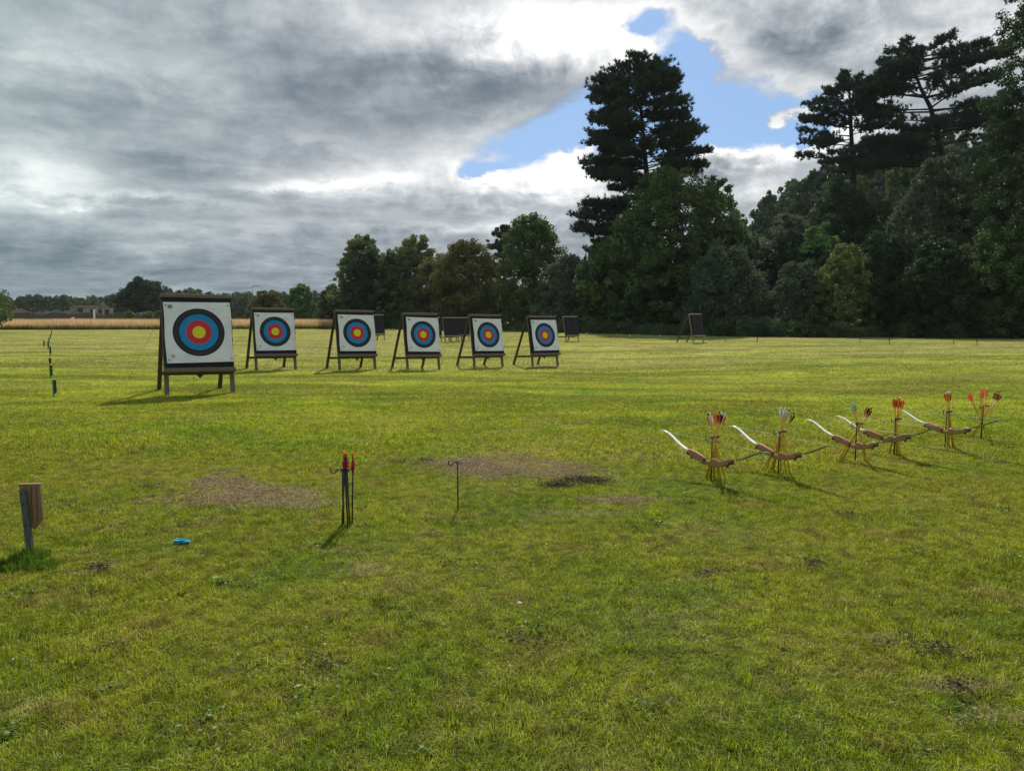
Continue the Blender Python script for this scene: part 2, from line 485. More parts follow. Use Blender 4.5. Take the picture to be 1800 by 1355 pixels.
# ------------------------------------------------------------------ ground and hill
def axis(a, b, near, step0, grow):
    v_ = [near]; s_ = step0
    while v_[-1] < b: v_.append(v_[-1] + s_); s_ *= grow
    w_ = [near]; s_ = step0
    while w_[-1] > a: w_.append(w_[-1] - s_); s_ *= grow
    return np.array(sorted(set(w_[1:] + v_)))
gx = axis(-1800, 1800, 0, .14, 1.022)
gy = axis(-600, 3500, 6, .13, 1.018)
XX, YY = np.meshgrid(gx, gy)
ZZ = gz(XX, YY)
vv = np.stack([XX.ravel(), YY.ravel(), ZZ.ravel()], 1)
nx, ny = len(gx), len(gy)
ii = (np.arange(ny - 1)[:, None] * nx + np.arange(nx - 1)[None]).ravel()
XX = None
me = mesh_np('ground', vv, [np.stack([ii, ii + 1, ii + nx + 1, ii + nx], 1)], M_ground, smooth=True)
kind(link('ground', me), 'structure', 'broad mown lawn of the archery field')

M_hill = simple('woodland_floor', (.035, .045, .02), (.02, .025, .012), .3, .95)
hx = np.linspace(30, 420, 79); hy = np.linspace(74, 420, 70)
XX, YY = np.meshgrid(hx, hy); ZZ = hill(XX, YY) - .05
ii = (np.arange(69)[:, None] * 79 + np.arange(78)[None]).ravel()
me = mesh_np('hill', np.stack([XX.ravel(), YY.ravel(), ZZ.ravel()], 1), [np.stack([ii, ii + 1, ii + 80, ii + 79], 1)], M_hill, smooth=True)
kind(link('hill', me), 'structure', 'hill behind the trees on the right')

# ------------------------------------------------------------------ scatter by geometry nodes
def scatter(name, label, sources, pts, rots, scls, mat=None):
    n = len(pts)
    me = bpy.data.meshes.new(name); me.vertices.add(n); me.vertices.foreach_set('co', np.asarray(pts, np.float32).ravel())
    a = me.attributes.new('rot', 'FLOAT_VECTOR', 'POINT'); a.data.foreach_set('vector', np.asarray(rots, np.float32).ravel())
    a = me.attributes.new('scl', 'FLOAT_VECTOR', 'POINT'); a.data.foreach_set('vector', np.asarray(scls, np.float32).ravel())
    a = me.attributes.new('pick', 'INT', 'POINT'); a.data.foreach_set('value', rng.integers(0, len(sources), n).astype(np.int32))
    ng = bpy.data.node_groups.new(name, 'GeometryNodeTree')
    ng.interface.new_socket('Geometry', in_out='INPUT', socket_type='NodeSocketGeometry')
    ng.interface.new_socket('Geometry', in_out='OUTPUT', socket_type='NodeSocketGeometry')
    gi = ng.nodes.new('NodeGroupInput'); go = ng.nodes.new('NodeGroupOutput')
    iop = ng.nodes.new('GeometryNodeInstanceOnPoints'); iop.inputs['Pick Instance'].default_value = True
    gti = ng.nodes.new('GeometryNodeGeometryToInstance')
    for me_s in sources:
        ob = bpy.data.objects.new(me_s.name, me_s)
        oi = ng.nodes.new('GeometryNodeObjectInfo'); oi.inputs['Object'].default_value = ob
        ng.links.new(oi.outputs['Geometry'], gti.inputs[0])
    def attr(nm, dt):
        q = ng.nodes.new('GeometryNodeInputNamedAttribute'); q.data_type = dt; q.inputs['Name'].default_value = nm
        return q.outputs['Attribute']
    ng.links.new(gi.outputs[0], iop.inputs['Points'])
    ng.links.new(gti.outputs[0], iop.inputs['Instance'])
    ng.links.new(attr('pick', 'INT'), iop.inputs['Instance Index'])
    ng.links.new(attr('rot', 'FLOAT_VECTOR'), iop.inputs['Rotation'])
    ng.links.new(attr('scl', 'FLOAT_VECTOR'), iop.inputs['Scale'])
    ng.links.new(iop.outputs[0], go.inputs[0])
    o = link(name, me); m_ = o.modifiers.new('scatter', 'NODES'); m_.node_group = ng
    kind(o, 'stuff', label)
    return o

def blades(name, n, rad, h0, h1, w, mat, lean=.5, flat=False, square=None, clump=0.0):
    if square: bx = (rng.random(n) - .5) * square[0]; by = (rng.random(n) - .5) * square[1]
    else:
        r_ = rad * np.sqrt(rng.random(n)); a_ = rng.random(n) * 2 * np.pi; bx, by = r_ * np.cos(a_), r_ * np.sin(a_)
    if clump:
        nc = max(3, int(n / 14)); j = rng.integers(0, nc, n)
        r_ = rad * np.sqrt(rng.random(nc)); a_ = rng.random(nc) * 2 * np.pi
        m_ = rng.random(n) < .6
        bx = np.where(m_, (r_ * np.cos(a_))[j] + rng.normal(0, clump, n), bx)
        by = np.where(m_, (r_ * np.sin(a_))[j] + rng.normal(0, clump, n), by)
    h = rng.uniform(h0, h1, n) * rng.choice([1, 1, 1, 1.25], n)
    th = rng.random(n) * 2 * np.pi; ph = rng.random(n) * 2 * np.pi
    ln = np.abs(rng.normal(0, lean, n))
    wx, wy = np.cos(ph) * w * .5, np.sin(ph) * w * .5
    lx, ly = np.cos(th) * ln * h, np.sin(th) * ln * h
    zb = np.zeros(n) - .004
    mz = h * .55; tz = h * (1 - .3 * np.clip(ln, 0, 1.6)); tz = np.maximum(tz, h * .35)
    P = np.zeros((n, 5, 3))
    P[:, 0] = np.stack([bx - wx, by - wy, zb], 1); P[:, 1] = np.stack([bx + wx, by + wy, zb], 1)
    P[:, 2] = np.stack([bx + lx * .35 + wx * .8, by + ly * .35 + wy * .8, mz], 1)
    P[:, 3] = np.stack([bx + lx * .35 - wx * .8, by + ly * .35 - wy * .8, mz], 1)
    P[:, 4] = np.stack([bx + lx, by + ly, tz], 1)
    i = np.arange(n)[:, None] * 5
    tint = np.repeat(rng.random(n), 5)
    return mesh_np(name, P.reshape(-1, 3), [i + np.array([[0, 1, 2, 3]]), i + np.array([[3, 2, 4]])], mat, tint)

def lawn_points(y0, y1, step, margin=.82, extra=1.2):
    pts = []
    y = y0
    while y < y1:
        half = y * margin + extra
        for x in np.arange(-half, half, step):
            pts.append((x + rng.uniform(-.35, .35) * step, y + rng.uniform(-.35, .35) * step))
        y += step
    p = np.array(pts); return np.column_stack([p, gz(p[:, 0], p[:, 1])])
def rz_rots(n): return np.column_stack([np.zeros(n), np.zeros(n), rng.random(n) * 6.283])
def scl_at(p, a, b):
    x, y = p[:, 0], p[:, 1]
    f = .5 + .25 * np.sin(2.1 * x + 1.3 * y + 1) * np.sin(1.7 * y - .8 * x) + .25 * np.sin(4.7 * x - 2.2 * y) * np.sin(3.9 * y + 2)
    z = a + (b - a) * np.clip(f + rng.normal(0, .15, len(x)), 0, 1)
    return np.column_stack([z * 0 + 1, z * 0 + 1, z])
def scl(n, a, b): s_ = rng.uniform(a, b, n); return np.column_stack([s_ * 0 + 1, s_ * 0 + 1, s_])

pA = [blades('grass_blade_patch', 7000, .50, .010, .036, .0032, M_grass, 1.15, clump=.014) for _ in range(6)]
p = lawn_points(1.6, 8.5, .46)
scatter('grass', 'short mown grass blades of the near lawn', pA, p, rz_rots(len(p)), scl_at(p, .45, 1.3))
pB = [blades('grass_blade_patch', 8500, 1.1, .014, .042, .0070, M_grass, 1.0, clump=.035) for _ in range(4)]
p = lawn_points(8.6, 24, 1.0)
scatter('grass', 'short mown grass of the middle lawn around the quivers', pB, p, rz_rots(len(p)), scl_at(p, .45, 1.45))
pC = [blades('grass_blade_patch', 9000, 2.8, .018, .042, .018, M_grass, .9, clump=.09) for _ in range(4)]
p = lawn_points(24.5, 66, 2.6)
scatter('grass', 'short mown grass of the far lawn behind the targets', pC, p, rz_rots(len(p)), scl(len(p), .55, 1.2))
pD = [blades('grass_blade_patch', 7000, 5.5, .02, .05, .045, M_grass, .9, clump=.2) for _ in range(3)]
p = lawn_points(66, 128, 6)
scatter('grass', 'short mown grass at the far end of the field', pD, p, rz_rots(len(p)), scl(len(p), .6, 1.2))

# thatch lying on the dead patches
def thatch(name, label, centres, n, mat, hgt=.03, ln=(.02, .07), w=.004):
    P, T = [], []
    tot = sum(c[2] * c[3] * c[4] for c in centres)
    for (px, py, rx, ry, wt_) in centres:
        c = G(px, py); k = int(n * rx * ry * wt_ / tot)
        nc = max(4, k // 60)
        cx = rng.normal(0, .58, nc) * rx + c.x; cy = rng.normal(0, .58, nc) * ry + c.y
        j = rng.integers(0, nc, k)
        x = cx[j] + rng.normal(0, .045, k); y = cy[j] + rng.normal(0, .045, k)
        z = gz(x, y) + .012 + rng.random(k) * hgt * (.3 + 1.4 * rng.random(nc)[j])
        a = rng.random(k) * 6.283; L = rng.uniform(*ln, k); tl = rng.normal(0, .35, k)
        ux, uy, uz = np.cos(a) * L * .5, np.sin(a) * L * .5, np.sin(tl) * L * .5
        sx, sy = -np.sin(a) * w * .5, np.cos(a) * w * .5
        sz = rng.normal(0, .6, k) * w
        p0 = np.stack([x, y, z], 1); u = np.stack([ux, uy, uz], 1); s_ = np.stack([sx, sy, sz], 1)
        P.append(np.stack([p0 - u - s_, p0 - u + s_, p0 + u + s_, p0 + u - s_], 1).reshape(-1, 3)); T.append(np.repeat(rng.random(k), 4))
    P = np.concatenate(P); i = np.arange(len(P) // 4)[:, None] * 4
    kind(link(name, mesh_np(name, P, [i + np.array([[0, 1, 2, 3]])], mat, np.concatenate(T))), 'stuff', label)
thatch('dry_thatch', 'dry raked thatch lying on the dead patches of lawn', [d for d in DEAD if d[4] >= .7 and d[1] > 780 and d[0] < 1500], 52000, M_straw, .012, (.012, .04), .0026)
thatch('dark_moss', 'dark clods of raked moss scattered on the lawn',
       [(1030, 850, .17, .08, 5), (985, 857, .12, .05, 3), (620, 853, .03, .02, 1), (640, 896, .02, .02, 1), (740, 812, .08, .04, 1),
        (640, 928, .03, .02, 1), (160, 1004, .07, .03, 1.6), (580, 1175, .05, .02, 1.2), (1700, 1218, .08, .025, 1.2), (920, 1132, .07, .02, 1), (700, 815, .10, .05, 1),
        (115, 893, .05, .03, .8), (180, 903, .03, .02, .8), (258, 858, .06, .04, .8), (1500, 911, .08, .03, .8), (1245, 1010, .07, .03, .8), 
        (1420, 995, .1, .03, .7), (1640, 1150, .16, .05, .8)],
       10500, M_moss, .035, (.008, .022), .0035)
# longer tuft round the signpost and other longer tufts
def tufts(name, label, spots, mat=M_tuft):
    P, T, base = [], [], 0
    vs_, f4, f3, tt = [], [], [], []
    for (px, py, r_, h, n) in spots:
        c = G(px, py); m_ = blades('t', n, r_, h * .5, h, .006, mat, .55)
        co = np.zeros(len(m_.vertices) * 3, np.float32); m_.vertices.foreach_get('co', co); co = co.reshape(-1, 3)
        co += np.array([c.x, c.y, c.z]); n_ = len(co) // 5
        i = np.arange(n_)[:, None] * 5 + base; base += len(co)
        vs_.append(co); f4.append(i + np.array([[0, 1, 2, 3]])); f3.append(i + np.array([[3, 2, 4]])); tt.append(np.repeat(rng.random(n_), 5))
        bpy.data.meshes.remove(m_)
    kind(link(name, mesh_np(name, np.concatenate(vs_), [np.concatenate(f4), np.concatenate(f3)], mat, np.concatenate(tt))), 'stuff', label)
tufts('grass_tuft', 'longer dark green grass round the foot of the signpost', [(52, 985, .12, .10, 380), (20, 1000, .12, .08, 260), (75, 1000, .10, .08, 180), (-10, 1003, .1, .08, 170)])
spots = []
for _ in range(70):
    px, py = rng.uniform(-50, 1850), 560 + 150 + 640 * rng.random() ** 1.5
    spots.append((px, py, rng.uniform(.02, .07), rng.uniform(.04, .065), int(rng.uniform(25, 90))))
spots += [(1175, 993, .10, .06, 200), (1150, 905, .08, .06, 160), (1760, 993, .12, .06, 200)]
tufts('grass_tuft', 'slightly longer green tufts dotted over the mown lawn', spots, M_grass)

# low broad-leaved weeds between the blades
def rosettes():
    P, T = [], []
    for _ in range(70):
        px, py = rng.uniform(-60, 1860), 720 + 640 * rng.random() ** 1.1
        c = G(px, py); k = int(rng.uniform(14, 60)); sp_ = rng.uniform(.02, .07)
        x = c.x + rng.normal(0, sp_, k); y = c.y + rng.normal(0, sp_, k); z = gz(x, y) + rng.uniform(.014, .032, k)
        a = rng.random(k) * 6.283; L_ = rng.uniform(.007, .014, k)
        u = np.stack([np.cos(a) * L_, np.sin(a) * L_, rng.normal(0, .35, k) * L_], 1); w = np.stack([-np.sin(a) * L_ * .7, np.cos(a) * L_ * .7, rng.normal(0, .35, k) * L_], 1)
        p0 = np.stack([x, y, z], 1); P.append(np.stack([p0 - u, p0 - w, p0 + u, p0 + w], 1).reshape(-1, 3)); T.append(np.repeat(rng.random(k), 4))
    P = np.concatenate(P); i = np.arange(len(P) // 4)[:, None] * 4
    kind(link('clover', mesh_np('clover', P, [i + np.array([[0, 1, 2, 3]])], M_clover, np.concatenate(T))), 'stuff', 'clover and low weeds growing in the mown lawn')
M_clover = blade_mat('clover_leaves', lambda nt, t_: mixc(nt, t_, (.055, .10, .012), (.14, .20, .03)), .35)
rosettes()
# tan uncut meadow strip on the left
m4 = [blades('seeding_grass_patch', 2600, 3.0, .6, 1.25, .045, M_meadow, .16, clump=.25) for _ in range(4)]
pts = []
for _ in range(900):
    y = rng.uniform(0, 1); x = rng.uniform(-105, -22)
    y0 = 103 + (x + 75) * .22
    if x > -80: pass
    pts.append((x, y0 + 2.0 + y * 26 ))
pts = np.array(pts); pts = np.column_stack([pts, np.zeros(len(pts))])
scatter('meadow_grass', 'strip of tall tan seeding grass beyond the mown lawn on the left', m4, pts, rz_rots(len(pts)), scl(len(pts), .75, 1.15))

# ------------------------------------------------------------------ trees
def leaf_mat(name, a, b, trans=.28):
    def f(nt, tint):
        g = nt.nodes.new('ShaderNodeNewGeometry')
        n = noise(nt, g.outputs['Position'], .35, 3, .6)
        k_ = (1.15 if 'dark' in name else 1.55) if 'yellow_green' not in name and 'needles' not in name else 1.0
        c = mixc(nt, (tint * .65 + n * .5).step(.15, .95), tuple(q * k_ for q in a), tuple(q * k_ for q in b))
        return c
    return blade_mat(name, f, trans)
L = dict(
    dark=leaf_mat('leaves_dark', (.018, .034, .018), (.045, .072, .030)),
    mid=leaf_mat('leaves_mid', (.030, .050, .020), (.075, .105, .034)),
    olive=leaf_mat('leaves_olive', (.050, .055, .020), (.105, .100, .035)),
    pale=leaf_mat('leaves_pale', (.055, .075, .030), (.12, .145, .055)),
    grey=leaf_mat('leaves_grey_green', (.036, .052, .036), (.078, .096, .060)),
    bright=leaf_mat('leaves_bright', (.040, .085, .025), (.09, .17, .045)),
    yellow=leaf_mat('leaves_yellow_green', (.085, .11, .035), (.175, .205, .065), .3),
    conifer=leaf_mat('needles', (.026, .044, .036), (.058, .082, .060), .1),
    hedge=leaf_mat('leaves_undergrowth', (.030, .045, .018), (.08, .10, .035)))

def leaves_np(centres, normals, size, asp=1.35, jitter=.9, droop=0.0):
    n = len(centres)
    nr = normals + rng.normal(0, jitter, (n, 3)); nr[:, 2] += .25
    nr /= np.linalg.norm(nr, axis=1, keepdims=True) + 1e-9
    t_ = rng.normal(0, 1, (n, 3)); t_[:, 2] -= droop
    t_ -= nr * np.sum(t_ * nr, 1, keepdims=True); t_ /= np.linalg.norm(t_, axis=1, keepdims=True) + 1e-9
    b = np.cross(nr, t_)
    s_ = (size * rng.uniform(.6, 1.3, n))[:, None]
    u = t_ * s_ * asp * .5; w = b * s_ * .42
    P = np.stack([centres - u, centres + w + u * .1, centres + u, centres - w + u * .1], 1)
    return P.reshape(-1, 3)

def crown_mesh(name, R_, H, zc0, mat, nleaf, leaf, prof='dome', rough=.2, gaps=.0, droop=0.0, clump=.17, flat=.75, lobes=0):
    """R_: crown radius, H: crown height, zc0: its bottom above the base"""
    nc = int(np.clip(nleaf / 55, 40, 900))
    t_ = rng.random(nc) ** .85; a_ = rng.random(nc) * 6.283
    def pr(t):
        if prof == 'dome': return np.where(t < .3, .80 + .2 * t / .3, np.sqrt(np.clip(1 - ((t - .3) / .72) ** 2, 0, 1)))
        if prof == 'egg': return np.where(t < .4, .55 + .45 * (t / .4) ** .7, np.sqrt(np.clip(1 - ((t - .4) / .62) ** 2, 0, 1)))
        if prof == 'cone': return np.clip(1.03 - t ** 1.25, .05, 1)
        if prof == 'round': return np.sqrt(np.clip(1 - (2 * t - 1) ** 2 * .97, 0, 1))
        if prof == 'column': return np.where(t < .75, .85 + .15 * np.sin(t * 4), np.sqrt(np.clip(1 - ((t - .75) / .27) ** 2, 0, 1)))
    ph = rng.random(8) * 6.283
    lob = 1 + rough * (np.sin(2 * a_ + 5 * t_ + ph[0]) * .5 + np.sin(3 * a_ - 7 * t_ + ph[1]) * .5 + np.sin(5 * a_ + 11 * t_ + ph[2]) * .4)
    rr_ = pr(t_) * R_ * lob * rng.uniform(.62, 1.02, nc)
    C = np.stack([rr_ * np.cos(a_), rr_ * np.sin(a_), zc0 + H * t_ * (1 + .06 * np.sin(3 * a_ + ph[3]))], 1)
    # a few interior clumps
    k = nc // 4
    C[:k, :2] *= rng.uniform(.1, .65, (k, 1))
    rc = clump * R_ * rng.uniform(.55, 1.25, nc)
    per = rng.multinomial(nleaf, rc ** 2 / np.sum(rc ** 2))
    j = np.repeat(np.arange(nc), per); n = len(j)
    d = rng.normal(0, 1, (n, 3)); d /= np.linalg.norm(d, axis=1, keepdims=True)
    P = C[j] + d * (rc[j] * rng.uniform(.45, 1.05, n))[:, None] * np.array([1, 1, flat])
    P[:, 2] = np.maximum(P[:, 2], .05 * H * rng.random(n))
    if droop: P[:, 2] -= droop * rc[j] * np.linalg.norm(d[:, :2], axis=1) * rng.random(n)
    lf = leaves_np(P, d * .8, np.full(n, leaf), droop=droop * 2)
    tint = np.repeat(np.clip(rng.random(nc)[j] * .6 + rng.random(n) * .4, 0, 1), 4)
    i = np.arange(n)[:, None] * 4
    return mesh_np(name, lf, [i + np.array([[0, 1, 2, 3]])], mat, tint)

def trunk_mb(H, r0, nlimb=6, spread=.5, lean=0.0):
    mb = MB()
    pts = [Vector((lean * (k / 6) ** 1.5 + random.uniform(-.03, .03) * H * .2, random.uniform(-.02, .02) * H * .3, H * .82 * k / 6)) for k in range(7)]
    pts[0] = Vector((0, 0, -.1))
    mb.tube(pts, [r0 * (1.25 if k == 0 else 1 - k / 7.5) for k in range(7)], 8)
    for q in range(nlimb):
        k = random.uniform(1.8, 5.5); i = int(k); p = pts[i].lerp(pts[i + 1], k - i)
        a = q * 2.4 + random.uniform(-.4, .4); L_ = H * spread * random.uniform(.3, .55)
        e = p + Vector((math.cos(a), math.sin(a), random.uniform(.35, .9))) * L_ * .8
        m_ = p.lerp(e, .5) + Vector((0, 0, -.08 * L_))
        mb.tube([p, m_, e], [r0 * .4, r0 * .25, r0 * .08], 6)
    return mb

def tree(name, label, cx, top, w, Y, mat, prof='dome', nleaf=14000, bot=.02, rough=.2, droop=0.0, clump=.17, leafk=.0025, bark=M_bark, group=None, base=None, flat=.75, gy_=1.0, cat='tree'):
    p = pt(cx, top, Y)
    gz0 = float(hill(p.x, Y)) if base is None else base
    H = p.z - gz0; Rr = w / 2 * Y / F_PX
    o = thing(name, label, cat, (p.x, Y, gz0), 0, group)
    c = link('crown', crown_mesh('crown', Rr, H * (1 - bot) * .98, H * bot, mat, int(nleaf * 1.45), Y * leafk, prof, rough, 0, droop, clump, flat), o)
    c.scale = (1, gy_, 1)
    trunk_mb(H * .92, max(.10, H * .022), 7, min(.6, 1.5 * Rr / H)).build('trunk', bark, o, True)
    return o

TG = 'broadleaved trees along the far edge of the field'
T = [
 ('ash_tree', 'airy pale green tree with a rounded lacy top, leftmost of the tall tree group', 634, 420, 98, 124, L['pale'], 'dome', 14000, .12, .25, 0, .13),
 ('hawthorn_tree', 'dark dense tree in front of the lacy pale tree left of the tall group', 648, 446, 92, 117, L['dark'], 'dome', 15000, .0, .15, 0, .15),
 ('willow_tree', 'pale green upright tree with a thin feathery top spray beside the dark left-hand tree', 728, 419, 104, 120, L['pale'], 'egg', 14000, .0, .25, 0, .13),
 ('hawthorn_tree', 'small olive green tree filling the gap behind the third target stand', 692, 448, 84, 116, L['mid'], 'dome', 12000, .0, .2, 0, .16),
 ('hawthorn_tree', 'olive brown rounded tree, left of the broad olive tree above the fourth target', 770, 452, 95, 113, L['olive'], 'dome', 14000, .0, .2, 0, .16),
 ('hawthorn_tree', 'broad olive brown tree with a bumpy rounded top above the fourth target', 818, 429, 135, 108, L['olive'], 'dome', 20000, .0, .2, 0, .15),
 ('oak_tree', 'dark tree peeping out behind the left shoulder of the tall green tree', 885, 400, 62, 122, L['dark'], 'round', 9000, .2, .25, 0, .18),
 ('oak_tree', 'tall dark green tree with a pointed leafy top above the fifth and sixth targets', 937, 386, 140, 103, L['mid'], 'dome', 26000, .0, .18, 0, .14),
 ('hazel_tree', 'lower mid green tree left of the tall pine foot, above the sixth target', 1000, 456, 118, 92, L['grey'], 'dome', 16000, .0, .2, 0, .15),
 ('hazel_tree', 'small olive tree squeezed against the left side of the huge dark tree', 1052, 470, 80, 87, L['olive'], 'dome', 11000, .0, .2, 0, .16),
 ('sycamore_tree', 'huge dark green tree in front of the tall pine, widest crown on the field edge', 1180, 309, 245, 84, L['mid'], 'dome', 46000, .0, .14, 0, .105),
 ('sycamore_tree', 'dark green shoulder tree to the right of the huge tree, where the wooded hill begins', 1258, 322, 108, 90, L['mid'], 'dome', 17000, .0, .2, 0, .14),
 ('oak_tree', 'dark tree on the slope hiding the foot of the shorter open pine', 1478, 322, 120, 100, L['dark'], 'dome', 14000, .0, .2, 0, .15),
 ('weeping_tree', 'dark drooping tree with hanging sprays right behind the lone right-hand target stand', 1275, 440, 150, 72, L['grey'], 'dome', 22000, .0, .22, .9, .14),
 ('oak_tree', 'grey green domed tree on the slope right of the huge dark tree', 1385, 385, 125, 88, L['grey'], 'dome', 17000, .0, .2, 0, .14),
 ('sycamore_tree', 'bright fresh green tree on the slope above the yellowish shrub', 1440, 398, 84, 82, L['bright'], 'dome', 12000, .0, .22, 0, .15),
 ('hawthorn_tree', 'low grey green bushy tree left of the yellowish shrub', 1405, 465, 108, 68, L['grey'], 'dome', 18000, .0, .22, .5, .14),
 ('golden_shrub', 'yellow green layered shrub, the brightest foliage at the field edge', 1484, 434, 96, 65, L['yellow'], 'dome', 8500, .12, .34, .5, .15, .0025, M_palebark),
 ('hazel_tree', 'dark green tree directly right of the yellowish shrub', 1560, 418, 140, 67, L['dark'], 'dome', 22000, .0, .2, 0, .14),
 ('oak_tree', 'dark tree rising on the slope above the shrub and below the leaning pine', 1520, 350, 130, 96, L['dark'], 'dome', 17000, .0, .2, 0, .15),
 ('ash_tree', 'tall grey green tree with feathery sprays under the leaning pine', 1655, 285, 150, 74, L['grey'], 'egg', 28000, .0, .2, 0, .12),
 ('lime_tree', 'tall dark green tree right of the feathery grey green one', 1768, 215, 135, 72, L['dark'], 'egg', 30000, .0, .2, .2, .12),
 ('hawthorn_tree', 'dark low tree at the right field edge between the shrub and the frame edge', 1655, 430, 150, 62, L['dark'], 'dome', 22000, .0, .2, 0, .14),
 ('hazel_tree', 'low mid green tree at the extreme right of the field edge', 1770, 400, 160, 60, L['mid'], 'dome', 24000, .0, .2, .2, .13),
 ('cedar_tree', 'tallest tree at the right edge, drooping boughs reaching above the picture', 1852, -60, 190, 60, L['dark'], 'column', 62000, .0, .26, .7, .12),
 ('lime_tree', 'tall tree mostly cut off by the right edge of the view', 1930, 120, 200, 64, L['dark'], 'egg', 16000, .0, .2, .2, .15),
 ('oak_tree', 'tree at the far left, only its rounded right edge inside the view', -66, 494, 138, 78, L['mid'], 'round', 12000, .10, .2, 0, .16),
 ('beech_tree', 'big dark domed tree beside the stone house on the left horizon', 250, 492, 92, 190, L['dark'], 'dome', 12000, .0, .2, 0, .16),
 ('hawthorn_tree', 'light olive bushy tree behind the second target', 468, 512, 62, 150, L['olive'], 'dome', 8000, .0, .15, 0, .17),
 ('round_tree', 'round sunlit green bushy tree between the second and third targets', 527, 503, 50, 140, L['bright'], 'round', 9000, .0, .08, 0, .15),
 ('hawthorn_tree', 'small loose pale bush tree just left of the third target top', 580, 514, 48, 135, L['pale'], 'dome', 7000, .0, .2, 0, .18),
 ('young_tree', 'small pale green sapling, leftmost of three before the dark domed tree', 228, 548, 17, 140, L['pale'], 'round', 900, .0, .15, 0, .25),
 ('young_tree', 'small pale green sapling, middle of three before the dark domed tree', 259, 547, 20, 138, L['pale'], 'round', 1100, .0, .15, 0, .25),
 ('young_tree', 'small pale green sapling, rightmost of three, beside the first target', 281, 549, 16, 140, L['pale'], 'round', 800, .0, .15, 0, .25),
]
for r_ in T:
    tree(*r_, group=TG if r_[4] < 125 and r_[0] != 'golden_shrub' else None, cat='shrub' if 'shrub' in r_[0] else 'tree')

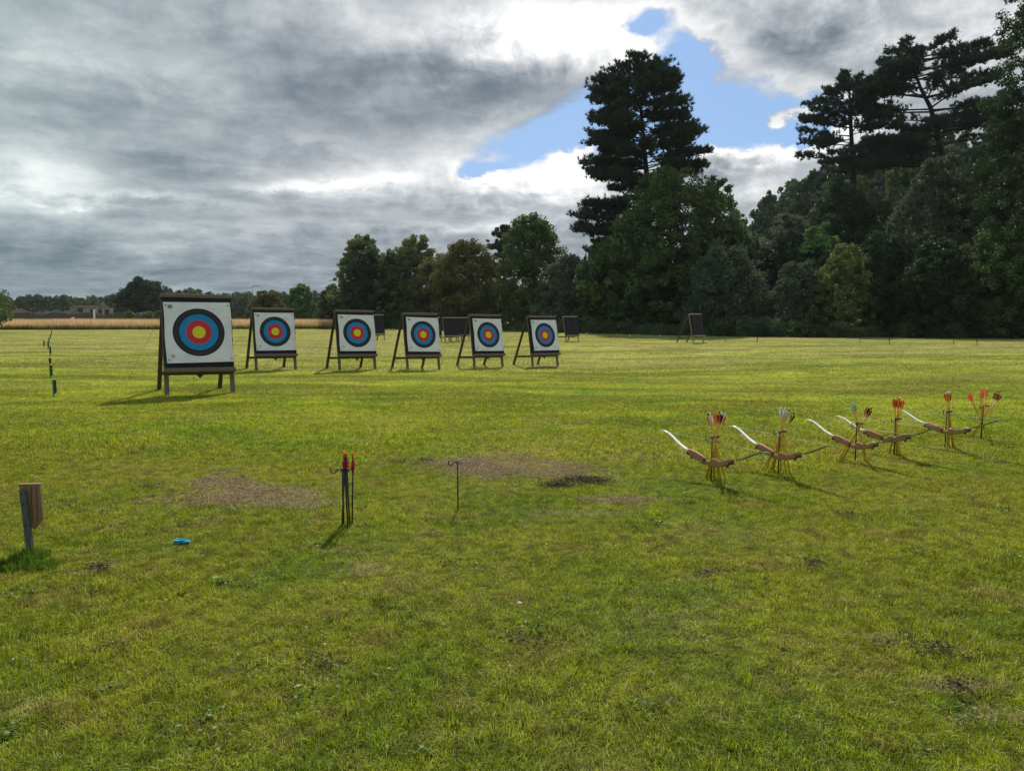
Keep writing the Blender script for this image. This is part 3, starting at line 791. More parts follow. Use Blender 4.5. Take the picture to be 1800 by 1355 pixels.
# pines
def tuft_np(P, D, ln, n=16):
    """needle bursts: thin triangles radiating from P around direction D"""
    m = len(P); j = np.repeat(np.arange(m), n)
    d = D[j] * .8 + rng.normal(0, .62, (m * n, 3)); d[:, 2] += .3
    d /= np.linalg.norm(d, axis=1, keepdims=True)
    s_ = np.cross(d, rng.normal(0, 1, (m * n, 3))); s_ /= np.linalg.norm(s_, axis=1, keepdims=True) + 1e-9
    L_ = (ln * rng.uniform(.6, 1.2, m * n))[:, None]
    b = P[j]
    w = L_ * .11
    Q = np.stack([b - s_ * w, b + s_ * w, b + d * L_], 1)
    return Q.reshape(-1, 3)
def pine(name, label, Y, trunk_px, outline, Z0, group, tuft=.50, dens=1.0, sparse=1.5):
    """trunk_px: pixels from bottom to top; outline: (py, left px, right px) of the foliage"""
    tp = [pt(a, b, Y) for a, b in trunk_px]
    root = Vector((tp[0].x, Y, Z0))
    o = thing(name, label, 'tree', root, 0, group)
    tp = [p - root for p in tp]
    mb = MB(); n = len(tp); r0 = .52
    mb.tube(tp, [r0 * (1 - .85 * k / (n - 1)) for k in range(n)], 10)
    mb.build('trunk', M_pinebark, o, True)
    zs = [p.z for p in tp]
    def trunk_at(z):
        for k in range(n - 1):
            if zs[k] <= z <= zs[k + 1]:
                return tp[k].lerp(tp[k + 1], (z - zs[k]) / (zs[k + 1] - zs[k]))
        return tp[-1] if z > zs[-1] else tp[0]
    O = sorted([(pt(0, a, Y).z - Z0, pt(b, a, Y).x - root.x, pt(c_, a, Y).x - root.x) for a, b, c_ in outline])
    oz = [q[0] for q in O]; ol = [q[1] for q in O]; orr = [q[2] for q in O]
    br = MB(); TP, TD = [], []
    z = oz[0]
    while z < oz[-1]:
        fr = (z - oz[0]) / (oz[-1] - oz[0])
        z += random.uniform(.34, .66) * (1.0 - .4 * fr) * sparse
        for q in range(random.choice((2, 3, 3))):
            a = random.uniform(0, 6.283)
            if random.random() < .42: a = random.choice((0, math.pi)) + random.uniform(-.5, .5)
            lft, rgt = np.interp(z, oz, ol), np.interp(z, oz, orr)
            t0 = trunk_at(z - random.uniform(.3, 2.0) * (.4 + fr))
            ex = rgt - t0.x if math.cos(a) > 0 else t0.x - lft
            dep = .5 * (rgt - lft)
            ca, sa = abs(math.cos(a)), abs(math.sin(a))
            Lb = 1 / math.sqrt((ca / max(ex, .4)) ** 2 + (sa / max(dep, .4)) ** 2) * random.uniform(.80, 1.04)
            e = Vector((t0.x + math.cos(a) * Lb, t0.y + math.sin(a) * Lb, min(z + random.uniform(-.9, .5), oz[-1])))
            m_ = t0.lerp(e, .5) + Vector((0, 0, random.uniform(-.1, .25) * (e.z - t0.z + .6)))
            rb = max(.045, .013 * Lb)
            pts = [t0.lerp(m_, u_) for u_ in (0, .5, 1)] + [m_.lerp(e, u_) for u_ in (.5, 1)]
            br.tube(pts, [rb, rb * .85, rb * .65, rb * .45, rb * .2], 5, False)
            # side shoots make a flat pad towards the end of the bough
            ns = int(max(6, Lb * 5.4) * dens)
            for k in range(ns):
                u_ = random.uniform(.14, 1.0) ** .72
                b = t0.lerp(m_, u_ * 2) if u_ < .5 else m_.lerp(e, (u_ - .5) * 2)
                sa_ = a + random.choice((-1, 1)) * random.uniform(.3, 1.3)
                ls = random.uniform(.3, .16 * Lb + .7) * (1.15 - .5 * u_)
                se = b + Vector((math.cos(sa_) * ls, math.sin(sa_) * ls, random.uniform(-.05, .30) * ls + .12))
                if random.random() < .5: br.tube([b, se], [rb * .3, rb * .12], 3, False)
                for w_ in range(random.choice((2, 3, 4))):
                    f = random.uniform(.45, 1.05)
                    q_ = b.lerp(se, f) + Vector((random.gauss(0, .20), random.gauss(0, .20), random.gauss(.06, .19)))
                    TP.append(q_); TD.append((se - b).normalized() * .5 + Vector((0, 0, .75)))
            for k in range(3):
                TP.append(e + Vector((random.gauss(0, .15), random.gauss(0, .15), random.gauss(.1, .1)))); TD.append((e - m_).normalized() * .5 + Vector((0, 0, .7)))
    br.build('branches', M_pinebark, o)
    TP = np.array([tuple(p) for p in TP]); TD = np.array([tuple(p) for p in TD])
    Q = tuft_np(TP, TD, tuft, 15)
    i = np.arange(len(Q) // 3)[:, None] * 3
    link('needles', mesh_np('needles', Q, [i + np.array([[0, 1, 2]])], L['conifer'], np.repeat(rng.random(len(Q) // 3), 3)), o)
    return o
PG = 'pines standing above the field-edge trees'
pine('pine_tree', 'tallest pine, standing alone against the blue sky with a rounded crown', 96,
     [(1142, 545), (1142, 420), (1139, 330), (1133, 270), (1128, 210), (1122, 150), (1120, 118)],
     [(108, 1090, 1160), (118, 1062, 1180), (138, 1044, 1194), (165, 1038, 1198), (190, 1032, 1206), (215, 1030, 1215), (240, 1040, 1244), (262, 1060, 1240), (275, 1020, 1246),
      (300, 1022, 1238), (325, 1045, 1180), (345, 1010, 1180), (372, 1010, 1180), (392, 1012, 1170), (415, 1020, 1160), (440, 1030, 1130)], 0, PG, .50, 1.5, 1.02)
pine('pine_tree', 'shorter open pine on the left of the leaning pair, on the hill skyline', 104,
     [(1503, 420), (1500, 340), (1499, 290), (1496, 230), (1494, 180), (1492, 138)],
     [(132, 1482, 1506), (148, 1468, 1526), (175, 1410, 1545), (200, 1405, 1560), (225, 1408, 1550), (250, 1412, 1560), (275, 1416, 1560), (288, 1440, 1560), (305, 1470, 1560)], float(hill(48, 104)), PG, .50, 1.0, 1.3)
pine('pine_tree', 'big leaning pine with a thick slanting trunk and wide flat boughs at the right', 100,
     [(1672, 420), (1664, 320), (1655, 270), (1645, 225), (1636, 190), (1618, 155), (1606, 120), (1604, 82)],
     [(76, 1590, 1700), (86, 1568, 1750), (105, 1556, 1768), (120, 1530, 1760), (140, 1500, 1745), (165, 1500, 1730), (185, 1510, 1780), (205, 1535, 1790), (225, 1530, 1780), (250, 1530, 1770), (275, 1515, 1740), (295, 1510, 1700)], float(hill(58, 100)), PG, .50, 1.15, 1.55)

# wooded hillside and the far woods: massed crowns
src = [crown_mesh('wood_crown', 1.0, 2.0, 0.0, m_, 2600, .105, pf, .2, 0, 0, .2) for m_, pf in
       ((L['dark'], 'dome'), (L['mid'], 'egg'), (L['grey'], 'dome'), (L['dark'], 'round'), (L['dark'], 'dome'), (L['mid'], 'dome'))]
pts = []
for _ in range(1500):
    x, y = rng.uniform(44, 250), rng.uniform(84, 235)
    if hill(x, y) < .8: continue
    if x / y > .86: continue
    pts.append((x, y, float(hill(x, y)) - .6))
pts = np.array(pts); s_ = rng.uniform(2.6, 4.6, len(pts))
scatter('hillside_wood', 'dense dark wood covering the hill behind the pines', src, pts, rz_rots(len(pts)), np.column_stack([s_, s_, s_ * rng.uniform(.9, 1.5, len(pts))]))
# dark thicket filling between the edge trees
pts = []
for _ in range(170):
    px = rng.uniform(1040, 1900); Y = rng.uniform(80, 96)
    x = (px - 900) / 1300 * Y
    pts.append((x, Y, float(hill(x, Y))))
pts = np.array(pts); s_ = rng.uniform(2.4, 4.2, len(pts))
scatter('thicket', 'dark thicket standing between and behind the edge trees', src[:3] + src[5:], pts, rz_rots(len(pts)), np.column_stack([s_, s_, s_ * rng.uniform(.8, 1.5, len(pts))]))
pts, ss = [], []
for _ in range(330):
    px = rng.uniform(-40, 640); Y = rng.uniform(260, 430)
    tgt = np.interp(px, [-40, 20, 100, 150, 200, 300, 440, 600, 640], [535, 522, 524, 527, 524, 512, 520, 516, 516]) + rng.uniform(-3, 14)
    x = (px - 900) / 1300 * Y; H = (560 - tgt) / 1300 * Y + 1.6
    pts.append((x, Y, 0)); ss.append((H * .42, H * .42, H / 2))
scatter('distant_wood', 'low distant line of woods along the left horizon', [src[0], src[1], src[3]], np.array(pts), rz_rots(len(pts)), np.array(ss))
pts, ss = [], []
for _ in range(60):
    px = rng.uniform(585, 1050); Y = rng.uniform(126, 150)
    x = (px - 900) / 1300 * Y; H = rng.uniform(5, 8)
    pts.append((x, Y, 0)); ss.append((H * .45, H * .45, H / 2))
scatter('distant_wood', 'dark woods filling behind the tree group in the middle', [src[0], src[3]], np.array(pts), rz_rots(len(pts)), np.array(ss))

# undergrowth along the edge
edge = [(600, 122), (700, 110), (800, 101), (870, 95), (960, 84), (1050, 77), (1150, 70), (1250, 66), (1350, 63), (1500, 60.5), (1650, 59), (1800, 58), (1900, 57)]
ug = [crown_mesh('undergrowth_clump', .9, 1.1, 0, m_, 900, .085, 'dome', .3, 0, 0, .25) for m_ in (L['hedge'], L['dark'], L['grey'], L['mid'])]
pts, ss = [], []
for _ in range(620):
    px = rng.uniform(600, 1880); Y = np.interp(px, [e[0] for e in edge], [e[1] for e in edge]) + rng.uniform(.6, 6)
    pts.append(((px - 900) / 1300 * Y, Y, 0)); k = rng.uniform(.5, 1.2) * (1.25 if 1260 < px < 1420 else .85); ss.append((k, k, k * rng.uniform(.6, 1.3)))
scatter('undergrowth', 'nettles and brambles along the foot of the trees', ug, np.array(pts), rz_rots(len(pts)), np.array(ss))

# ------------------------------------------------------------------ far left: houses, wall, lamps
def house(label, x0, x1, ytop, Y, eave_py, mat_w, chims, wins, rid=.35, base=565):
    a, b = pt(x0, ytop, Y), pt(x1, ytop, Y); w = b.x - a.x; cx = (a.x + b.x) / 2
    ze = pt(cx, eave_py, Y).z; zr = a.z; dp = 6.5
    o = thing('house', label, 'house', (cx, Y, 0))
    m_ = MB(); m_.box(0, dp / 2, ze / 2, w, dp, ze); m_.build('wall', mat_w, o)
    rf = MB(); e_ = .3; q = w * rid / 2
    rf.add([(-w / 2 - e_, -e_, ze), (w / 2 + e_, -e_, ze), (w / 2 + e_, dp + e_, ze), (-w / 2 - e_, dp + e_, ze), (-w / 2 + q, dp / 2, zr), (w / 2 - q, dp / 2, zr)],
           [(0, 1, 5, 4), (2, 3, 4, 5), (1, 2, 5), (3, 0, 4), (3, 2, 1, 0)])
    ro = rf.build('roof', M_roof, o)
    for (px, py, wd) in chims:
        c_ = MB(); zt = pt(px, py, Y).z; X_ = pt(px, py, Y).x - cx
        c_.box(X_, dp / 2, (ze + zt) / 2, wd, .9, zt - ze, bev=.03); c_.box(X_, dp / 2, zt + .06, wd + .16, 1.05, .12)
        c_.tube([(X_ - wd * .2, dp / 2, zt + .1), (X_ - wd * .2, dp / 2, zt + .5)], .14, 8); c_.tube([(X_ + wd * .2, dp / 2, zt + .1), (X_ + wd * .2, dp / 2, zt + .5)], .14, 8)
        c_.build('chimney', M_brick if wd > 1.4 else mat_w, ro)
    for (px, py, ww, hh) in wins:
        P_ = pt(px, py, Y); f = MB(); X_ = P_.x - cx; Z_ = P_.z
        f.box(X_, -.03, Z_ + hh / 2 + .05, ww + .2, .10, .10); f.box(X_, -.03, Z_ - hh / 2 - .05, ww + .2, .14, .10)
        f.box(X_ - ww / 2 - .05, -.03, Z_, .10, .10, hh); f.box(X_ + ww / 2 + .05, -.03, Z_, .10, .10, hh); f.box(X_, -.02, Z_, .06, .06, hh)
        wf = f.build('window', M_wood, o); g = MB(); g.box(X_, -.006, Z_, ww, .02, hh); g.build('pane', M_pane, wf)
    return o
house('long low stone house with two chimneys on the left horizon', 122, 213, 537, 185, 540.5, M_stonewall, [(168, 534, 1.0), (193, 531, 2.2)],
      [(141, 549, 1.1, 1.9), (163, 548, .9, 1.2), (176, 547, .8, .9), (188, 548, .9, 1.1), (203, 548, .8, 1.0), (133, 549, .6, .8)], .02)
house('dark hip roofed bungalow left of the long stone house', 49, 77, 545, 178, 553, M_fieldwall, [(64, 543, .6)], [(58, 556, .9, .8), (68, 556, .9, .8)], .8)
house('low grey roofed bungalow between the hip roofed one and the stone house', 78, 100, 544, 180, 551, M_fieldwall, [(97, 542, .6)], [(88, 555, .9, .9)], .3)
house('small plain roofed outbuilding against the left end of the stone house', 100, 121, 546, 176, 552, M_fieldwall, [], [(110, 556, .8, .8)], .3)
house('wide pale roofed bungalow at the left edge of the view', -30, 24, 541, 160, 550, M_brick, [(8, 539, .8)], [(5, 555, 1.2, .8), (15, 555, 1.0, .8)], .5)
house('white rendered shed roof between the domed tree and the first target', 237, 251, 548, 176, 552, M_white, [], [(243, 555, .7, .7)], .2)
# stone field wall
a, b = pt(-30, 553, 150), pt(290, 556, 150)
o = thing('field_wall', 'long dark stone field wall behind the tan meadow strip', 'wall', (a.x, 150, 0))
m_ = MB(); nseg = 40
for k in range(nseg):
    x0 = (b.x - a.x) * k / nseg; x1 = (b.x - a.x) * (k + 1) / nseg; h = 2.4 + .25 * math.sin(k * .9) + random.uniform(-.08, .08)
    m_.box((x0 + x1) / 2, random.uniform(-.02, .02), h / 2, x1 - x0 - .004, .45 + random.uniform(0, .04), h)
m_.build('wall_body', M_fieldwall, o)
m_ = MB()
for k in range(110):
    x0 = (b.x - a.x) * k / 110; q = int(k / 110 * nseg); m_.box(x0 + .18, 0, 2.42 + .25 * math.sin(q * .9) + .12, .26, .5, .22, Matrix.Rotation(random.uniform(-.1, .1), 4, 'Y'))
kind(m_.build('coping_stones', M_fieldwall, o), 'stuff')
def post(name, label, px, pyb, pyt, Y, w, mat, cat, group=None):
    p0, p1 = pt(px, pyb, Y), pt(px, pyt, Y)
    o = thing(name, label, cat, (p0.x, Y, max(0, p0.z)), 0, group)
    MB().box(0, 0, (p1.z - max(0, p0.z)) / 2, w, w * .6, p1.z - max(0, p0.z), bev=.02).build('shaft', mat, o)
    MB().box(0, 0, p1.z - max(0, p0.z) + .05, w * 1.3, w * .9, .1, bev=.02).build('cap', mat, o)
    return o
post('marker_post', 'short pale square post in front of the dark field wall', 128.5, 566, 558.5, 140, .38, M_white, 'post')
post('marker_post', 'slim white post in front of the long stone house', 166, 560, 545, 145, .30, M_white, 'post')
def lamp(label, px, pyt, arm_px, Y):
    p1 = pt(px, pyt, Y)
    o = thing('street_lamp', label, 'street lamp', (p1.x, Y, 0), 0, 'street lamps on the far left horizon')
    MB().tube([(0, 0, 0), (0, 0, 1.2), (0, 0, 1.25), (0, 0, p1.z)], [.16, .16, .09, .07], 8).build('column', M_metal, o, True)
    X_ = (arm_px - px) / F_PX * Y
    MB().tube([(0, 0, p1.z - .05), (X_ * .5, 0, p1.z + .15), (X_ * .8, 0, p1.z + .15)], .06, 6).build('arm', M_metal, o, True)
    MB().box(X_ * .9, 0, p1.z + .12, abs(X_) * .35, .3, .15, bev=.04).build('lantern', M_metal, o)
lamp('street lamp with arm to the left, beside the tall tree group', 594, 494, 579, 190)
lamp('street lamp with arm to the right, between the first and second targets', 443.5, 503, 454, 220)
lamp('short street lamp just above the top rail of the first target', 347, 514, 343, 240)

# ------------------------------------------------------------------ targets
M_face, nt, out = newmat('printed_target_face')
tcn = nt.nodes.new('ShaderNodeTexCoord'); s3 = nt.nodes.new('ShaderNodeSeparateXYZ'); nt.links.new(tcn.outputs['Object'], s3.inputs[0])
X, Z = V(nt, s3.outputs[0]), V(nt, s3.outputs[2])
rr = (X * X + Z * Z).pw(.5) * (1 / .485)
def band(a, b): return rr.step(a - .006, a + .006) * (rr.step(b - .006, b + .006) * -1.0 + 1.0)
wn = noise(nt, tcn.outputs['Object'], 3.0, 5, .6)
col = mixc(nt, wn.step(.35, .7), (.70, .72, .73), (.62, .64, .66))
col = mixc(nt, rr.step(.994, 1.006) * -1.0 + 1.0, col, (.022, .023, .032))
col = mixc(nt, rr.step(.752, .764) * -1.0 + 1.0, col, (.012, .21, .48))
col = mixc(nt, rr.step(.492, .504) * -1.0 + 1.0, col, (.50, .035, .045))
col = mixc(nt, rr.step(.246, .258) * -1.0 + 1.0, col, (.68, .60, .02))
col = mixc(nt, band(.875, .884) * .8, col, (.17, .10, .07))
col = mixc(nt, band(.752, .772) * .7, col, (.01, .01, .012))
col = mixc(nt, band(.620, .625) * .5, col, (.02, .10, .22))
col = mixc(nt, band(.370, .376) * .5, col, (.22, .02, .03))
col = mixc(nt, band(.122, .128) * .5, col, (.35, .30, .02))
col = mixc(nt, (band(1.10, 1.104) + band(1.215, 1.219)) * .25, col, (.3, .3, .3))
holes = noise(nt, tcn.outputs['Object'], 60, 2, .5).step(.66, .70) * (rr * -1.0 + 1.0).clamp()
col = mixc(nt, holes * .7, col, (.05, .045, .04))
principled(nt, out, col, .75, wn, .35, .02, 0, .25)
M_ink = simple('black_ink', (.02, .02, .022), (.015, .015, .018), 30, .7)
M_inkred = simple('faded_red_ink', (.45, .25, .27), (.5, .38, .4), 60, .7)
M_inkwhite = simple('paper_white', (.68, .69, .7), (.62, .63, .65), 30, .7)

TILT = R(12)
BW, BH, BT = 1.30, 1.385, .14                     # boss width, height, thickness
ORD = ['first', 'second', 'third', 'fourth', 'fifth', 'sixth']
Rt = Matrix.Rotation(-TILT, 4, 'X')              # leans back: local up goes towards +y
def slope(z, off=0.0):                           # point on the front plane of the front legs
    return Vector((0, math.tan(TILT) * z, z)) + Vector((0, -math.cos(TILT), math.sin(TILT))) * 0 + Vector((0, -math.cos(TILT) * off, -math.sin(TILT) * off * -0))

def make_stand(name, label, cat, loc, rz, s, mat, dark, group, rope=True, yellow=False, roll=0.0):
    o = thing(name, label, cat, loc, rz, group); o.scale = (s, s, s); o.rotation_euler = (0, roll, rz)
    top = 1.93; hw = BW / 2 - .035; tt = math.tan(TILT)
    for sx in (-1, 1):
        MB().beam((sx * hw, 0, -.03), (sx * hw, tt * top, top), .052, .085, (1, 0, 0)).build('leg', mat, o)
    for sx in (-1, 1):
        l_ = MB().beam((sx * (hw - .01) - .05, 1.34, -.03), (sx * (hw - .01), tt * top + .07, top - .03), .06, .08, (1, 0, 0)).build('leg', dark, o)
    # ledge the boss sits on, top rail, rear crossbar, hinge bolts
    zl = .50
    MB().box(0, tt * zl - .12, zl, BW + .03, .20, .085, Rt, .006).build('ledge', mat, o)
    MB().box(0, tt * top - .06, top + .03, BW + .05, .20, .075, Rt, .006).build('top_rail', mat, o)
    yb = 1.34 + (tt * top + .07 - 1.34) * (.36 / (top - .03))
    MB().box(0, yb - .06, .38, BW - .06, .045, .075, None, .005).build('crossbar', dark, o)
    MB().box(0, tt * .42 + .01, .43, .15, .03, .13, Matrix.Rotation(R(45), 4, 'Y'), .004).build('bracket', dark, o)
    MB().box(0, tt * .40 + .02, .43, BW - .02, .035, .06, Rt, .004).build('under_rail', dark, o)
    for x in (-.5, .12, .54):
        MB().tube([(x, tt * top - .08, top + .06), (x, tt * top - .08, top + .095)], .022, 8).build('bolt', M_black, o)
    if yellow:
        MB().box(.05, tt * .42 - .06, .40, .34, .04, .12, None, .004).build('bracket', M_yellow, o, ).__setitem__('label', 'yellow painted bracket under the ledge')
    if rope:
        MB().tube([(-hw + .05, tt * top + .1, top - .2), (-hw - .3, 1.5, .9), (-hw - .62, 2.6, 0)], .003, 5).build('guy_rope', M_rope, o)
        MB().tube([(-.0, yb, .36), (.03, yb + .05, .2), (-.01, yb + .03, .10), (.05, yb + .03, .05), (.09, yb + .03, .09)], .005, 5).build('cord', M_rope, o)
    return o

def boss_face(i, o, s, faced, label_b, label_f, group_b, foam):
    """the block standing on the ledge, and the paper pinned to it, as things of their own"""
    tt = math.tan(TILT); M0 = o.matrix_basis
    zc = .55 + BH / 2 * math.cos(TILT); yc = tt * .55 + BH / 2 * math.sin(TILT) - BT / 2 - .045
    Mb = M0 @ Matrix.Translation((0, yc, zc)) @ Rt
    b = MB(); nl = 16
    for k in range(nl):                           # compressed foam layers, edges slightly uneven
        z0 = -BH / 2 + BH * k / nl; j_ = random.uniform(-.004, .004)
        b.box(j_, random.uniform(-.003, .003), z0 + BH / nl / 2, BW - .02 + random.uniform(-.006, .006), BT, BH / nl - .002, None, .006)
    bo = thing('target_boss', label_b, 'target boss', (0, 0, 0), 0, group_b); bo.matrix_basis = Mb
    b.build('foam_block', foam, bo)
    for x in (-.36, .36):
        MB().box(x, 0, 0, .03, BT + .012, BH + .014).build('strap', M_black, bo) if not faced else None
    if faced:
        W, H_ = 1.25, 1.225
        n = 40; xs = np.linspace(-W / 2, W / 2, n); zs_ = np.linspace(-H_ / 2, H_ / 2, n)
        A, B_ = np.meshgrid(xs, zs_)
        ph = rng.random(6) * 6
        amp = (.004, .012, .010, .008, .008, .013)[i]
        D = amp * (np.sin(B_ * 15 + A * 2.5 + ph[0]) * .6 + np.sin(B_ * 31 - A * 4 + ph[1]) * .35 + np.sin(A * 8 + B_ * 9 + ph[2]) * .4 + .5 * np.sin((A + B_) * 24 + ph[3]) * (np.abs(A) > .35))
        edge_ = np.minimum(1, (W / 2 - np.abs(A)) / .1) 
        Yv = -.012 - np.abs(D)
        wob = .006 * np.sin(B_ * 7 + ph[4]) * (np.abs(A) > W / 2 - .02)
        vv = np.stack([(A + wob).ravel(), Yv.ravel(), B_.ravel()], 1)
        ii = (np.arange(n - 1)[:, None] * n + np.arange(n - 1)[None]).ravel()
        fo = link('bullseye_paper', mesh_np('bullseye_paper', vv, [np.stack([ii, ii + 1, ii + n + 1, ii + n], 1)], M_face, smooth=True))
        tag(fo, label_f, 'target paper', 'printed target faces on the front row of stands')
        fo.matrix_basis = Mb @ Matrix.Translation((.004 + random.uniform(-.008, .008), -BT / 2, .012)) @ Matrix.Rotation(R(random.uniform(-1.1, 1.1)), 4, 'Y')
        # small printed emblem top left, faint stamp bottom left
        e = MB(); e.box(-.505, -.027, .525, .072, .003, .062); eo = e.build('emblem', M_ink, fo)
        w_ = MB()
        for (ex, ez, ew, eh) in ((-.526, .54, .008, .02), (-.522, .512, .018, .008), (-.505, .535, .010, .03), (-.495, .515, .014, .007), (-.484, .54, .008, .022), (-.505, .507, .006, .012)):
            w_.box(ex, -.0295, ez, ew, .002, eh)
        w_.build('emblem_mark', M_inkwhite, eo)
        st = MB(); st.tube([(-.50, -.022, -.47), (-.50, -.026, -.47)], .03, 20).build('stamp', M_inkred, fo)
        for (x, z) in ((-.585, .555), (.585, .54), (-.575, -.55), (.585, -.545)):
            MB().tube([(x, -.012, z), (x, -.03, z)], .012, 8).build('pin', M_ink, fo)
    return bo

def place_foot(px, py, rz, s):
    P = G(px, py); hw = BW / 2 - .035
    return P - (Matrix.Rotation(rz, 4, 'Z') @ Vector((-hw, 0, 0))) * s
feet = [(290, 697, 30, 1.03), (448, 653, 31, 1.0), (594.5, 652.5, 31, 1.0), (714, 651.5, 32, .98), (831.7, 648.5, 33, .97), (934, 646, 34, .96)]
pos = ['nearest and largest, at the left of the row', 'second from the left in the row', 'third from the left in the row',
       'fourth from the left in the row', 'fifth from the left in the row', 'rightmost of the faced row']
DY = []
for i, (px, py, yw, s) in enumerate(feet):
    px += 4 if i == 0 else 3
    loc = place_foot(px, py, R(yw), s)
    htp = {0: 519, 1: 542, 2: 546, 3: 551, 4: 553.5, 5: 556}[i]
    topz = pt(px, htp, loc.y + .3).z
    s = (topz - loc.z) / 2.0                     # real size read from foot and top rail
    loc = place_foot(px, py, R(yw), s)
    o = make_stand('target_stand', 'wooden easel stand with bullseye, ' + pos[i], 'target stand', loc, R(yw), s,
                   M_wood, M_wooddark, 'wooden easel stands holding printed faces', True, False, R(.8))
    boss_face(i, o, s, True, 'black foam block behind the bullseye paper, %s target from the left' % ORD[i],
              ['large smooth bullseye paper on the nearest stand at the left', 'rippled bullseye paper on the second stand from the left',
               'bullseye paper with a torn, shot-up gold on the third stand from the left', 'bullseye paper on the fourth stand from the left',
               'bullseye paper on the fifth stand from the left', 'narrowest looking bullseye paper, on the rightmost faced stand'][i],
              'black foam blocks behind the printed faces', M_foam)
    DY.append((loc, s))
back = [(650, 599, 34, 553, 'mostly hidden behind the third bullseye target', True), (752, 601, 33, 557, 'mostly hidden behind the fourth bullseye target', False),
        (783, 602, 33, 558, 'in the gap between the fourth and fifth bullseye targets', False), (803, 600, 34, 558, 'just left of the fifth bullseye target', True),
        (995.5, 601.5, 34, 556, 'just right of the sixth bullseye target', True), (1219.5, 604, 44, 551.5, 'alone at the right, in front of the drooping tree', True)]
for k, (px, py, yw, htp, w_, yel) in enumerate(back):
    loc = place_foot(px, py, R(yw), 1)
    s = (pt(px, htp, loc.y + .3).z - loc.z) / 2.0
    loc = place_foot(px, py, R(yw), s)
    o = make_stand('target_stand', 'distant easel with bare black block, ' + w_, 'target stand', loc, R(yw), s, M_woodlight, M_wooddark,
                   'distant easel stands with bare black blocks', False, yel)
    boss_face(k, o, s, False, 'bare black foam block, ' + w_, None, 'bare black foam blocks', M_foamgrey)

# ------------------------------------------------------------------ quivers, arrows, bows
def quiver_mesh():
    rod = MB(); rod.tube([(0, 0, -.03), (0, 0, .2), (0, 0, .455)], [.0068, .0068, .0062], 8)
    ring = MB()
    def circ(cx, cy, z, r, rad=.0038, a0=0, a1=2 * math.pi, n=22): return [(cx + r * math.cos(a0 + (a1 - a0) * k / n), cy + r * math.sin(a0 + (a1 - a0) * k / n), z) for k in range(n + 1)]
    ring.tube(circ(.045, .018, .462, .042), .005, 6)
    ring.tube(circ(.045, .018, .450, .030), .003, 6)
    ring.tube([(0, 0, .43), (.012, .01, .440), (.03, .02, .425), (.05, .02, .445)], .0035, 6)
    hook = MB(); hook.tube([(0, 0, .43), (-.012, -.010, .455), (-.03, -.022, .458), (-.042, -.032, .44), (-.055, -.042, .425), (-.072, -.05, .432), (-.078, -.054, .455), (-.077, -.054, .475)], .005, 6)
    return rod.mesh('rod', M_black, True), ring.mesh('ring', M_black, True), hook.mesh('hook', M_black, True)
QM = quiver_mesh()
def quiver(px, py, label, s=1.0, rz=0.0):
    p = G(px, py); o = thing('ground_quiver', label, 'ground quiver', p, rz, 'ground quivers pushed into the lawn')
    o.scale = (s, s, s)
    link('rod', QM[0], o); link('ring', QM[1], o); link('hook', QM[2], o)
    return o, p

AL = .735
AM = {}
def arrow_parts(shaft, vane, nockm, rad, vscale):
    key = (shaft.name, vane, nockm, rad)
    if key in AM: return AM[key]
    sh = MB().tube([(0, 0, 0), (0, 0, AL - .02)], rad, 7).mesh('shaft', shaft, True)
    ti = MB().tube([(0, 0, -.03), (0, 0, -.018), (0, 0, .002)], [.001, rad * 1.05, rad * 1.05], 7).mesh('point', M_metal, True)
    blk = shaft is M_carbon
    no = MB().tube([(0, 0, AL - (.034 if blk else .022)), (0, 0, AL - .006), (0, 0, AL)], [rad, rad * (1.8 if blk else 1.15), rad * (1.5 if blk else .9)], 7).mesh('nock', VM[nockm], True)
    vn = MB(); z0 = AL - (.158 if blk else .125); h = .015 * vscale
    prof = [(0, .0), (.02, .45), (.05, .85), (.075, 1.0), (.092, .9), (.100, 0)]
    vs_, fs = [], []
    for k, (z, r_) in enumerate(prof): vs_ += [(rad * .8, -.0006, z0 + z), (rad + h * r_ + .001, 0, z0 + z), (rad * .8, .0006, z0 + z)]
    for k in range(len(prof) - 1):
        a = k * 3; fs += [(a, a + 1, a + 4, a + 3), (a + 1, a + 2, a + 5, a + 4)]
    vn.add(vs_, fs); vm = vn.mesh('vane', VM[vane])
    AM[key] = (sh, ti, no, vm); return AM[key]
def arrow(bottom, ring, label, group, shaft=M_cedar, vane='orange', nockm='white', rad=.0070, vs2=1.15, mid=None):
    B, Rg = Vector(bottom), Vector(ring); d = (Rg - B).normalized()
    o = thing('arrow', label, 'arrow', B - d * .0, 0, group)
    o.rotation_mode = 'QUATERNION'; o.rotation_quaternion = d.to_track_quat('Z', 'Y')
    sh, ti, no, vm = arrow_parts(shaft, vane, nockm, rad, vs2)
    link('shaft', sh, o); link('point', ti, o); link('nock', no, o)
    a0 = random.uniform(0, 2)
    for k in range(3):
        v_ = link('vane', vm, o); v_.rotation_euler = (0, 0, a0 + k * 2.094)
    return o

